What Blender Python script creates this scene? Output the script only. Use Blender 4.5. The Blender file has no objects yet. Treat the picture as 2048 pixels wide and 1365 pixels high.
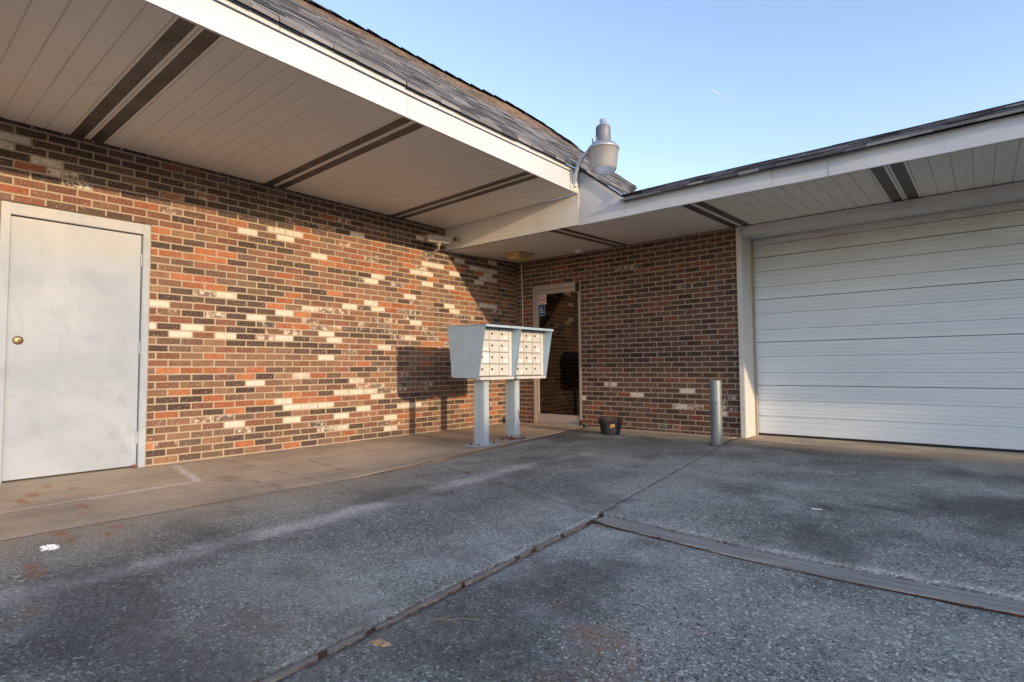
import bpy, bmesh, math, random
import numpy as np
from mathutils import Vector, Matrix
rad = math.radians
scene = bpy.context.scene
COL = scene.collection
RNG = random.Random(7)

# ------------------------------------------------------------------ camera
cam_d = bpy.data.cameras.new("camera")
cam_d.lens = 19.733; cam_d.sensor_width = 36.0; cam_d.sensor_fit = 'HORIZONTAL'
cam_d.clip_start = 0.05; cam_d.clip_end = 9000
cam = bpy.data.objects.new("camera", cam_d); COL.objects.link(cam)
_r = Vector((0.76556088, 0.64333021, -0.00654074)); _u = Vector((0.03576994, -0.03241097, 0.99883434)); _f = Vector((-0.64236831, 0.76490246, 0.04782445))
cam.matrix_world = Matrix(((_r.x, _u.x, -_f.x, 0), (_r.y, _u.y, -_f.y, 0), (_r.z, _u.z, -_f.z, 0.8525), (0, 0, 0, 1)))
scene.camera = cam

# ------------------------------------------------------------------ light
SUN_DIR = Vector((1.0, -0.165, 0.173)).normalized()      # towards the sun
sun_el = math.asin(SUN_DIR.z); sun_az = math.atan2(SUN_DIR.x, SUN_DIR.y)
w = bpy.data.worlds.new("World"); scene.world = w; w.use_nodes = True
nt = w.node_tree
bg = nt.nodes["Background"]
sky = nt.nodes.new("ShaderNodeTexSky"); sky.sky_type = 'NISHITA'; sky.sun_disc = False
sky.sun_elevation = sun_el; sky.sun_rotation = sun_az
sky.air_density = 1.0; sky.dust_density = 0.6; sky.ozone_density = 1.3; sky.altitude = 200
tint = nt.nodes.new("ShaderNodeMix"); tint.data_type = 'RGBA'; tint.blend_type = 'MULTIPLY'; tint.inputs[0].default_value = 1; tint.inputs[7].default_value = (.985, .885, .94, 1)
nt.links.new(sky.outputs[0], tint.inputs[6]); nt.links.new(tint.outputs[2], bg.inputs[0]); bg.inputs[1].default_value = 0.142
sd = bpy.data.lights.new("sun", 'SUN'); sd.energy = 1.12; sd.angle = rad(0.53); sd.color = (1.0, 0.73, 0.45)
sun = bpy.data.objects.new("sun", sd); COL.objects.link(sun)
sun.rotation_euler = SUN_DIR.to_track_quat('Z', 'Y').to_euler()
vs = scene.view_settings
vs.view_transform = 'Standard'; vs.look = 'None'; vs.gamma = 1; vs.exposure = 1.85
scene.cycles.max_bounces = 8; scene.cycles.diffuse_bounces = 5

# ------------------------------------------------------------------ helpers
def link(o, parent=None):
    COL.objects.link(o)
    if parent is not None: o.parent = parent
    return o
def tag(o, label=None, cat=None, group=None, kind=None):
    if label: o['label'] = label
    if cat: o['category'] = cat
    if group: o['group'] = group
    if kind: o['kind'] = kind
    return o
def thing(name, label, cat, loc=(0, 0, 0), group=None):
    o = bpy.data.objects.new(name, None); o.empty_display_size = .1
    COL.objects.link(o); o.location = loc
    return tag(o, label, cat, group)
class MB:
    """collects geometry in WORLD coordinates; build() links it as one object"""
    def __init__(s): s.v = []; s.f = []; s.mi = []; s.smooth = set()
    def add(s, vs, fs, mi=0, smooth=False):
        b = len(s.v); s.v += [tuple(p) for p in vs]
        for f in fs:
            if smooth: s.smooth.add(len(s.f))
            s.f.append(tuple(b + i for i in f)); s.mi.append(mi)
    def box(s, x0, x1, y0, y1, z0, z1, mi=0, M=None):
        v = [(x, y, z) for x in (x0, x1) for y in (y0, y1) for z in (z0, z1)]
        if M: v = [tuple(M @ Vector(p)) for p in v]
        s.add(v, [(0,1,3,2),(4,6,7,5),(0,4,5,1),(2,3,7,6),(0,2,6,4),(1,5,7,3)], mi)
    def bbox(s, x0, x1, y0, y1, z0, z1, b=.003, mi=0, M=None):
        """box with bevelled edges"""
        bm = bmesh.new(); bmesh.ops.create_cube(bm, size=1)
        for v in bm.verts:
            v.co = Vector((x0+(v.co.x+.5)*(x1-x0), y0+(v.co.y+.5)*(y1-y0), z0+(v.co.z+.5)*(z1-z0)))
        bmesh.ops.bevel(bm, geom=bm.edges[:], offset=b, segments=2, affect='EDGES', clamp_overlap=True)
        s.frombm(bm, mi, M)
    def frombm(s, bm, mi=0, M=None, smooth=False):
        bm.verts.index_update()
        s.add([tuple((M @ v.co) if M else v.co) for v in bm.verts], [[v.index for v in f.verts] for f in bm.faces], mi, smooth)
        bm.free()
    def prism(s, poly, h0, h1, axis='z', mi=0):
        """poly: 2D points; extruded along axis"""
        def P(a, b, h):
            return {'z': (a, b, h), 'x': (h, a, b), 'y': (a, h, b)}[axis]
        n = len(poly)
        vs = [P(a, b, h0) for a, b in poly] + [P(a, b, h1) for a, b in poly]
        fs = [tuple(range(n))[::-1], tuple(range(n, 2*n))] + [(i, (i+1) % n, n+(i+1) % n, n+i) for i in range(n)]
        s.add(vs, fs, mi)
    def tube(s, pts, r, n=12, mi=0, caps=True):
        pts = [Vector(p) for p in pts]
        rs = r if isinstance(r, (list, tuple)) else [r]*len(pts)
        rings = []; up = None
        for i, p in enumerate(pts):
            t = (pts[min(i+1, len(pts)-1)] - pts[max(i-1, 0)]).normalized()
            if up is None:
                up = t.orthogonal().normalized()
            up = (up - t*up.dot(t)).normalized(); sd_ = t.cross(up)
            rings.append([p + (up*math.cos(2*math.pi*k/n) + sd_*math.sin(2*math.pi*k/n))*rs[i] for k in range(n)])
        vs = [q for ring in rings for q in ring]
        fs = [(i*n+k, i*n+(k+1) % n, (i+1)*n+(k+1) % n, (i+1)*n+k) for i in range(len(pts)-1) for k in range(n)]
        s.add(vs, fs, mi, True)
        if caps:
            s.add(rings[0], [tuple(range(n))[::-1]], mi); s.add(rings[-1], [tuple(range(n))], mi)
    def lathe(s, cx, cy, prof, n=40, mi=0, rfun=None, smooth=True, close=False):
        vs = []
        for r, z in prof:
            for k in range(n):
                a = 2*math.pi*k/n
                rr = r*(rfun(a, z) if rfun else 1)
                vs.append((cx+rr*math.cos(a), cy+rr*math.sin(a), z))
        fs = [(i*n+k, i*n+(k+1) % n, (i+1)*n+(k+1) % n, (i+1)*n+k) for i in range(len(prof)-1) for k in range(n)]
        s.add(vs, fs, mi, smooth)
    def build(s, name, mats, parent=None, recalc=True):
        me = bpy.data.meshes.new(name)
        off = Vector((0, 0, 0))
        if parent is not None:
            q = parent
            while q is not None: off = off + Vector(q.location); q = q.parent
        me.from_pydata([(x-off.x, y-off.y, z-off.z) for x, y, z in s.v], [], s.f)
        if not isinstance(mats, (list, tuple)): mats = [mats]
        for m in mats: me.materials.append(m)
        me.polygons.foreach_set('material_index', s.mi)
        if s.smooth:
            sm = [i in s.smooth for i in range(len(s.f))]
            me.polygons.foreach_set('use_smooth', sm)
        if recalc:
            bm = bmesh.new(); bm.from_mesh(me); bmesh.ops.recalc_face_normals(bm, faces=bm.faces[:]); bm.to_mesh(me); bm.free()
        me.update()
        return link(bpy.data.objects.new(name, me), parent)

class N:
    """small node-graph helper"""
    def __init__(s, name):
        s.m = bpy.data.materials.new(name); s.m.use_nodes = True
        s.t = s.m.node_tree; s.b = s.t.nodes['Principled BSDF']
        s.co = s.n('ShaderNodeTexCoord').outputs['Object']
    def n(s, t, **k):
        x = s.t.nodes.new(t)
        for a, b in k.items(): setattr(x, a, b)
        return x
    def L(s, a, b): s.t.links.new(a, b)
    def put(s, sock, v):
        if hasattr(v, 'is_output') or isinstance(v, bpy.types.NodeSocket): s.L(v, sock)
        else: sock.default_value = (*v, 1) if isinstance(v, (tuple, list)) and len(v) == 3 and sock.type == 'RGBA' else v
    def scale(s, vec, sc=(1, 1, 1)):
        x = s.n('ShaderNodeMapping'); s.L(vec, x.inputs[0]); x.inputs['Scale'].default_value = sc; return x.outputs[0]
    def noise(s, scale, detail=4, rough=.55, vec=None, dist=0):
        x = s.n('ShaderNodeTexNoise'); s.L(vec or s.co, x.inputs['Vector'])
        x.inputs['Scale'].default_value = scale; x.inputs['Detail'].default_value = detail
        x.inputs['Roughness'].default_value = rough; x.inputs['Distortion'].default_value = dist
        return x.outputs['Fac']
    def voro(s, scale, out='Distance', vec=None, feat='F1'):
        x = s.n('ShaderNodeTexVoronoi', feature=feat); s.L(vec or s.co, x.inputs['Vector']); x.inputs['Scale'].default_value = scale
        return x.outputs[out]
    def ramp(s, fac, stops):
        x = s.n('ShaderNodeValToRGB'); s.L(fac, x.inputs[0]); e = x.color_ramp.elements
        while len(e) < len(stops): e.new(.5)
        for el, (p, c) in zip(e, stops):
            el.position = p; el.color = (*c, 1) if isinstance(c, (tuple, list)) else (c, c, c, 1)
        return x.outputs[0]
    def mix(s, fac, a, b, mode='MIX'):
        x = s.n('ShaderNodeMix', data_type='RGBA', blend_type=mode)
        s.put(x.inputs[0], fac); s.put(x.inputs[6], a); s.put(x.inputs[7], b); return x.outputs[2]
    def math(s, op, a, b=0.0, clamp=False):
        x = s.n('ShaderNodeMath', operation=op, use_clamp=clamp); s.put(x.inputs[0], a); s.put(x.inputs[1], b); return x.outputs[0]
    def mr(s, v, a, b, c=0, d=1):
        x = s.n('ShaderNodeMapRange'); s.L(v, x.inputs[0])
        for i, q in enumerate((a, b, c, d)): x.inputs[i+1].default_value = q
        return x.outputs[0]
    def attr(s, name, out='Color'):
        x = s.n('ShaderNodeAttribute', attribute_name=name); return x.outputs[out]
    def xyz(s, vec=None):
        x = s.n('ShaderNodeSeparateXYZ'); s.L(vec or s.co, x.inputs[0]); return x.outputs
    def bump(s, h, strength=.3, dist=.01):
        x = s.n('ShaderNodeBump'); s.L(h, x.inputs['Height']); x.inputs['Strength'].default_value = strength
        x.inputs['Distance'].default_value = dist; s.L(x.outputs[0], s.b.inputs['Normal'])
    def set(s, color=None, rough=None, metal=None, spec=None):
        if color is not None: s.put(s.b.inputs['Base Color'], color)
        if rough is not None: s.put(s.b.inputs['Roughness'], rough)
        if metal is not None: s.put(s.b.inputs['Metallic'], metal)
        if spec is not None: s.put(s.b.inputs['Specular IOR Level'], spec)
        return s.m

def paint(name, col, rough=.5, metal=0, var=.08, dirt=None, dirtamt=.35, scale=3, bump=.05, spec=.5, fine=60):
    """painted or plain surface with uneven tone and some grime"""
    k = N(name)
    c = k.mix(k.mr(k.noise(scale, 6, .65), .3, .7), tuple(q*(1-var) for q in col), tuple(min(1, q*(1+var)) for q in col))
    c = k.mix(k.mr(k.noise(fine, 3, .6), .35, .75, 0, .25), c, tuple(q*.75 for q in col))
    if dirt:
        m = k.mr(k.noise(scale*1.7, 8, .7, dist=.6), .52, .72, 0, dirtamt)
        c = k.mix(m, c, dirt)
    k.bump(k.noise(fine*1.5, 3), bump, .004)
    k.set(c, k.mr(k.noise(scale*4, 4), .3, .7, rough*.85, min(1, rough*1.15)), metal, spec)
    return k.m

# ------------------------------------------------------------------ materials
M = {}
M['fascia'] = paint('fascia_white', (.54, .57, .61), .42, var=.06, dirt=(.45, .43, .40), dirtamt=.25, scale=1.3, bump=.03)
M['beam'] = paint('beam_white', (.70, .69, .66), .5, var=.05, dirt=(.5, .46, .4), dirtamt=.3, scale=1.5)
M['trim'] = paint('trim_white', (.66, .66, .64), .5, var=.05, dirt=(.42, .38, .32), dirtamt=.4, scale=5)
M['stop'] = paint('door_stop', (.42, .33, .24), .6, var=.1)
M['black'] = paint('black_gap', (.012, .011, .010), .8)
M['rubber'] = paint('rubber', (.02, .02, .02), .7)
M['rustline'] = paint('rust_flashing', (.10, .055, .035), .7, var=.3, scale=8)
M['galv'] = paint('galvanised', (.30, .32, .33), .45, .75, var=.2, dirt=(.18, .17, .16), dirtamt=.4, scale=9)
M['mailgrey'] = paint('mailbox_grey_paint', (.37, .50, .62), .5, .1, var=.09, dirt=(.24, .27, .29), dirtamt=.35, scale=6)
M['alum'] = paint('mailbox_aluminium', (.62, .625, .60), .42, .15, var=.08, dirt=(.42, .39, .33), dirtamt=.35, scale=12)
M['bronze'] = paint('door_frame_aluminium', (.50, .44, .41), .42, .3, var=.06)
M['brass'] = paint('brass', (.55, .38, .12), .3, .95)
M['darkbrass'] = paint('dark_brass', (.10, .07, .035), .45, .3)
M['lockm'] = paint('lock_metal', (.10, .09, .08), .35, .8)
M['paper'] = paint('paper_label', (.82, .82, .82), .8, var=.03)
M['camwhite'] = paint('camera_housing', (.36, .335, .29), .45, var=.05, dirt=(.25, .21, .17))
M['glassdark'] = paint('lens_black', (.01, .01, .01), .08)
M['domewhite'] = paint('dome_white', (.7, .7, .69), .4)
M['yellowplastic'] = paint('yellowed_plastic', (.52, .40, .15), .45, var=.12, dirt=(.30, .2, .07), dirtamt=.6, scale=9)
M['brassflange'] = paint('flange', (.42, .36, .24), .45, .3)
M['conduit'] = paint('conduit_white', (.55, .54, .52), .5)
M['lamphousing'] = paint('lamp_housing_grey', (.20, .21, .235), .5, .5, var=.1)
M['lampshroud'] = paint('lamp_shroud', (.50, .52, .55), .35, .7, var=.1)
M['lamparm'] = paint('lamp_arm', (.52, .53, .53), .45, .4, var=.1)
M['interior'] = paint('dark_interior', (.025, .02, .017), .8)
M['interiorfloor'] = paint('interior_floor', (.03, .022, .016), .5)
M['interiorwood'] = paint('interior_rail', (.30, .18, .09), .5)
M['dirt'] = paint('joint_dirt', (.09, .042, .025), .95, var=.5, dirt=(.26, .09, .035), dirtamt=.9, scale=14, bump=.5)
M['seal'] = paint('joint_sealant', (.07, .05, .038), .95, var=.4, dirt=(.2, .10, .05), dirtamt=.7, scale=9)
M['needle'] = paint('pine_needle', (.20, .075, .035), .8, var=.4)
M['straw'] = paint('dry_straw', (.42, .32, .18), .8, var=.2)
M['leafbrown'] = paint('leaf_brown', (.42, .27, .16), .8, var=.3, scale=40)
M['leafred'] = paint('leaf_red', (.26, .075, .04), .8, var=.3, scale=40)
M['tissue'] = paint('tissue', (.82, .83, .84), .9, var=.03)
M['soil'] = paint('pot_soil', (.06, .04, .028), .95, var=.4, scale=30, bump=.5)
M['shade_hedge'] = paint('shade_hedge_leaf', (.055, .08, .03), .6, var=.4, scale=5)
M['redink'] = paint('sign_red', (.55, .03, .02), .5)
M['whiteink'] = paint('sign_white', (.72, .70, .64), .5, var=.05)
M['blackink'] = paint('sign_black', (.03, .02, .02), .5)
M['blueink'] = paint('sign_blue', (.015, .10, .30), .5, var=.1)

def m_steel_door():
    k = N('steel_door_paint')
    c = k.mix(k.mr(k.noise(1.6, 6, .6), .35, .65), (.275, .335, .42), (.375, .43, .51))
    c = k.mix(k.mr(k.noise(5, 8, .7, dist=.4), .50, .7, 0, .7), c, (.24, .29, .36))
    z = k.xyz()[2]
    c = k.mix(k.math('MULTIPLY', k.mr(z, 1.65, 2.1), k.mr(k.noise(3, 5), .3, .7, .1, .65)), c, (.50, .46, .39))
    c = k.mix(k.mr(k.voro(26), 0, .035, .35, 0), c, (.22, .2, .18))
    c = k.mix(k.mr(k.noise(9, 8, .8, vec=k.scale(k.co, (1, 1, .35))), .66, .74, 0, .35), c, (.40, .30, .2))
    k.bump(k.noise(40, 4), .08, .004)
    return k.set(c, k.mr(k.noise(4), .3, .7, .38, .6))
M['steeldoor'] = m_steel_door()

def m_garage():
    k = N('garage_door_enamel')
    c = k.mix(k.mr(k.noise(.8, 5), .3, .7), (.70, .765, .83), (.78, .84, .89))
    s = k.noise(2.2, 8, .75, vec=k.scale(k.co, (1, 1, 3)))
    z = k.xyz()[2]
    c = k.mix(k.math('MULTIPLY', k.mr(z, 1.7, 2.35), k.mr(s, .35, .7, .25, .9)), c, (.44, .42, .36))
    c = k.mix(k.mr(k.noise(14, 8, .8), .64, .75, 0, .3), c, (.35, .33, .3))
    k.bump(k.noise(.9, 3), .25, .03)
    return k.set(c, k.mr(k.noise(3), .3, .7, .33, .5))
M['garage'] = m_garage()

def m_brick():
    k = N('brick')
    bc = k.attr('bc'); wh = k.attr('wh', 'Fac'); sd_ = k.attr('sd', 'Fac')
    # shift pattern per brick
    cv = k.n('ShaderNodeCombineXYZ'); k.L(k.math('MULTIPLY', sd_, 37.0), cv.inputs[0]); k.L(k.math('MULTIPLY', sd_, 91.0), cv.inputs[1])
    va = k.n('ShaderNodeVectorMath', operation='ADD'); k.L(k.co, va.inputs[0]); k.L(cv.outputs[0], va.inputs[1]); v = va.outputs[0]
    n1 = k.noise(14, 6, .7, vec=v)
    c = k.mix(k.mr(n1, .35, .7, 0, .75), bc, k.mix(.5, bc, (.05, .035, .03)))
    # pale grit and dark pits of the wire-cut face
    grit = k.math('MAXIMUM', k.mr(k.noise(150, 3, .8, vec=v), .60, .68), k.mr(k.noise(82, 2, .5, vec=v), .645, .69))
    c = k.mix(k.math('MULTIPLY', grit, .5), c, (.66, .55, .43))
    pit = k.mr(k.noise(120, 3, .7, vec=k.scale(v, (1.3, 1.3, .8))), .62, .72, 0, .6)
    c = k.mix(pit, c, (.035, .025, .02))
    # lime wash: wh 1 covers nearly all, 0.5 leaves torn patches
    pn = k.noise(19, 8, .75, vec=v, dist=.15)
    thr = k.math('SUBTRACT', 1.02, wh)
    m = k.math('MULTIPLY', k.math('SUBTRACT', k.math('ADD', pn, .02), k.math('MULTIPLY', thr, .92)), 9.0, True)
    m = k.math('MULTIPLY', m, k.math('GREATER_THAN', wh, .05))
    c = k.mix(m, c, k.mix(k.mr(k.noise(70, 4, .7, vec=v), .3, .75), (.72, .66, .585), (.52, .45, .38)))
    h = k.math('ADD', k.noise(90, 4, .7, vec=v), k.math('MULTIPLY', k.noise(20, 3, .6, vec=v), 1.2))
    k.bump(h, .55, .004)
    return k.set(c, .88, spec=.25)
M['brick'] = m_brick()
def m_mortar():
    k = N('mortar')
    c = k.mix(k.mr(k.noise(3, 6, .7), .3, .7), (.36, .295, .22), (.45, .375, .285))
    c = k.mix(k.mr(k.noise(90, 4, .7), .55, .75, 0, .5), c, (.25, .2, .155))
    k.bump(k.noise(160, 4, .7), .6, .003)
    return k.set(c, .95, spec=.15)
M['mortar'] = m_mortar()

def m_concrete(name, base, dark, light, agg=.6, rough=.9, tan=False):
    """weathered concrete; the attribute 'st' holds drip marks (r), grime (g) and orange stains (b)"""
    k = N(name)
    st = k.n('ShaderNodeSeparateColor'); k.L(k.attr('st'), st.inputs[0])
    c = k.mix(k.mr(k.noise(1.3, 8, .7), .40, .60), dark, base)
    c = k.mix(k.mr(k.noise(5, 8, .75, dist=.5), .48, .72, 0, .5), c, light)
    c = k.mix(k.mr(k.noise(11, 7, .8), .52, .66, 0, .55), c, dark)
    c = k.mix(k.mr(k.noise(24, 6, .8), .54, .68, 0, .4), c, light)
    # exposed aggregate
    vc = k.voro(118, 'Color'); hs = k.n('ShaderNodeSeparateColor'); k.L(vc, hs.inputs[0])
    c = k.mix(k.mr(hs.outputs[0], .885, .93, 0, min(1, agg*1.1)), c, tuple(min(1, q*2.1+.02) for q in base))
    c = k.mix(k.mr(hs.outputs[1], .84, .91, 0, agg), c, tuple(q*.30 for q in dark))
    vc2 = k.voro(240, 'Color'); h2 = k.n('ShaderNodeSeparateColor'); k.L(vc2, h2.inputs[0])
    c = k.mix(k.mr(h2.outputs[0], .75, .92, 0, agg*.75), c, tuple(min(1, q*1.9) for q in base))
    c = k.mix(k.mr(h2.outputs[1], .75, .9, 0, agg*.7), c, tuple(q*.4 for q in dark))
    if not tan:
        fn = k.mr(k.noise(32, 6, .8), .38, .62)
        c = k.mix(k.math('MULTIPLY', st.outputs[0], k.math('MULTIPLY', k.math('ADD', k.math('MULTIPLY', fn, .9), .3), k.mr(h2.outputs[2], .3, .6, .30, 1.05))), c, (.74, .71, .66))
        c = k.mix(k.math('MULTIPLY', st.outputs[1], k.mr(k.noise(20, 6, .7), .3, .6, .55, .95)), c, (.075, .066, .058))
    else:
        c = k.mix(k.math('MULTIPLY', st.outputs[0], k.mr(k.noise(25, 6, .8), .35, .55, .45, 1)), c, (.78, .75, .70))
        c = k.mix(k.math('MULTIPLY', st.outputs[1], k.mr(k.noise(20, 6, .7), .3, .6, .4, .85)), c, (.09, .075, .06))
    if not tan:
        tn = k.math('MULTIPLY', k.attr('tn', 'Fac'), k.mr(k.noise(6, 6, .7), .3, .65, .45, 1))
        c = k.mix(k.math('MULTIPLY', tn, .75), c, k.mix(k.mr(k.noise(30, 6, .75), .3, .7), (.34, .275, .205), (.46, .385, .29)))
    ora = k.math('MULTIPLY', st.outputs[2], k.mr(k.noise(45, 6, .8), .35, .60, .15, .95))
    c = k.mix(ora, c, (.40, .13, .045))
    h = k.math('ADD', k.math('MULTIPLY', k.voro(150), 1.2), k.noise(140, 4, .7))
    k.bump(h, .5 if agg > .3 else .2, .006)
    return k.set(c, rough, spec=.3)
M['concrete'] = m_concrete('weathered_concrete', (.33, .327, .282), (.165, .164, .143), (.47, .462, .41), .8)
M['apron'] = m_concrete('smooth_concrete', (.58, .465, .335), (.42, .345, .26), (.66, .55, .42), .14, .85, True)
M['lot'] = m_concrete('lot_concrete', (.16, .155, .15), (.10, .098, .095), (.22, .21, .2), .5)

def m_soffit(vent=False):
    k = N('soffit_vent' if vent else 'soffit_vinyl')
    base = (.76, .72, .64)
    c = k.mix(k.mr(k.noise(1.5, 5), .3, .7), tuple(q*.93 for q in base), base)
    c = k.mix(k.mr(k.noise(6, 8, .7), .58, .8, 0, .25), c, (.28, .24, .2))
    if vent:
        # rows of punched holes with brown dust caught round them
        sc = 150.0
        vv = k.scale(k.co, (sc, sc, 0))
        fr = k.n('ShaderNodeVectorMath', operation='FRACTION'); k.L(vv, fr.inputs[0])
        ds = k.n('ShaderNodeVectorMath', operation='DISTANCE'); k.L(fr.outputs[0], ds.inputs[0]); ds.inputs[1].default_value = (.5, .5, 0)
        hole = k.mr(ds.outputs['Value'], .30, .38, 1, 0)
        dust = k.mr(k.noise(3.5, 6, .7), .25, .6, .75, .95)
        c = k.mix(dust, c, (.075, .052, .035))
        c = k.mix(hole, c, (.012, .01, .008))
    k.set(c, .55, spec=.35)
    return k.m
M['soffit'] = m_soffit(); M['vent'] = m_soffit(True)

def m_shingle(name, warm):
    k = N(name)
    sc = k.attr('sc', 'Fac')
    c = k.mix(k.mr(k.noise(4, 6, .7), .3, .7), (.065, .068, .076), (.14, .142, .148))
    c = k.mix(k.mr(sc, .15, 1, 0, .9), c, (.26, .26, .265))
    c = k.mix(k.mr(sc, .25, .0, 0, .6), c, (.03, .03, .034))
    if warm:
        up = k.mr(k.math('ADD', k.xyz()[2], k.mr(k.noise(1.2, 6, .7), .3, .7, -.22, .22)), 3.95, 4.25)
        c = k.mix(up, c, k.mix(k.mr(k.noise(7, 6, .7), .35, .65), (.30, .20, .12), (.14, .11, .085)))
    c = k.mix(k.mr(k.noise(260, 2, .8), .6, .7, 0, .5), c, (.30, .29, .28))
    c = k.mix(k.math('LESS_THAN', sc, -.5), c, (.012, .012, .013))
    k.bump(k.noise(220, 3, .8), .5, .004)
    return k.set(c, .92, spec=.2)
M['shingle'] = m_shingle('shingle_main', True); M['shingle2'] = m_shingle('shingle_low', False)
M['underlay'] = paint('underlay_black', (.02, .02, .02), .9)

def m_plank():
    k = N('weathered_plank')
    g = k.noise(6, 8, .7, vec=k.scale(k.co, (.35, 14, 4)), dist=.2)
    c = k.mix(k.mr(g, .35, .65), (.15, .135, .115), (.47, .43, .37))
    c = k.mix(k.mr(k.noise(3, 6), .5, .75, 0, .5), c, (.30, .28, .26))
    c = k.mix(k.mr(k.noise(16, 5, vec=k.scale(k.co, (1, 14, 1))), .62, .72, 0, .8), c, (.035, .03, .03))
    k.bump(g, .8, .006)
    return k.set(c, .85)
M['plank'] = m_plank()
def m_strip():
    k = N('joint_strip_wood')
    g = k.noise(6, 8, .7, vec=k.scale(k.co, (40, 1.5, 4)), dist=.2)
    c = k.mix(k.mr(g, .35, .65), (.15, .125, .10), (.36, .31, .25))
    k.bump(g, .8, .004)
    return k.set(c, .85)
M['strip'] = m_strip()
def m_pot():
    k = N('pot_plastic')
    c = k.mix(k.mr(k.noise(9, 6, .7), .4, .7), (.012, .016, .024), (.05, .055, .06))
    z = k.xyz()[2]
    c = k.mix(k.math('MULTIPLY', k.mr(z, .165, .2), k.mr(k.noise(7, 4), .4, .62, 0, .9)), c, (.22, .12, .06))
    return k.set(c, .38)
M['pot'] = m_pot()
M['gold'] = paint('worn_gold_print', (.50, .30, .07), .5, var=.3, dirt=(.05, .04, .02), dirtamt=.9, scale=45)
def m_rustpost(name):
    k = N(name)
    c = k.mix(k.mr(k.noise(6, 6), .3, .7), (.37, .48, .58), (.48, .58, .67))
    st = k.attr('ru', 'Fac')
    m = k.mr(k.math('ADD', st, k.mr(k.noise(28, 6, .75), .3, .7, -.35, .35)), .38, .55)
    c = k.mix(m, c, k.mix(k.mr(k.noise(40, 5), .35, .65), (.30, .10, .03), (.09, .03, .015)))
    k.bump(k.noise(60, 4), .15, .004)
    return k.set(c, k.mr(m, 0, 1, .45, .9), .2)
M['rustpost'] = m_rustpost('rusting_post')
def m_bollard():
    k = N('bollard_steel')
    c = k.mix(k.mr(k.noise(7, 6, .6, vec=k.scale(k.co, (1, 1, .5))), .3, .7), (.14, .17, .19), (.27, .31, .325))
    c = k.mix(k.mr(k.noise(18, 6, .75), .56, .74, 0, .5), c, (.13, .135, .14))
    c = k.mix(k.mr(k.xyz()[2], 0, .16, .5, 0), c, (.2, .17, .14))
    k.bump(k.noise(50, 4), .1, .004)
    return k.set(c, .5, .35)
M['bollard'] = m_bollard()
def m_refractor():
    k = N('lamp_refractor')
    z = k.xyz()[2]
    wv = k.n('ShaderNodeMath', operation='SINE'); k.L(k.math('MULTIPLY', z, 520.0), wv.inputs[0])
    k.bump(wv.outputs[0], .35, .004)
    c = k.mix(k.mr(z, 3.10, 3.23), (.90, .88, .84), (.62, .54, .44))
    c = k.mix(k.mr(k.noise(12, 6, .7, vec=k.scale(k.co, (1, 1, .4))), .55, .75, 0, .5), c, (.40, .33, .25))
    k.set(c, .35)
    k.b.inputs['Transmission Weight'].default_value = .85
    k.b.inputs['Subsurface Weight'].default_value = 0
    return k.m
M['refractor'] = m_refractor()
def m_glass():
    k = N('door_glass')
    k.set((.16, .14, .12), .015)
    k.b.inputs['Transmission Weight'].default_value = 1.0
    k.b.inputs['IOR'].default_value = 1.62
    return k.m
M['glass'] = m_glass()

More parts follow.
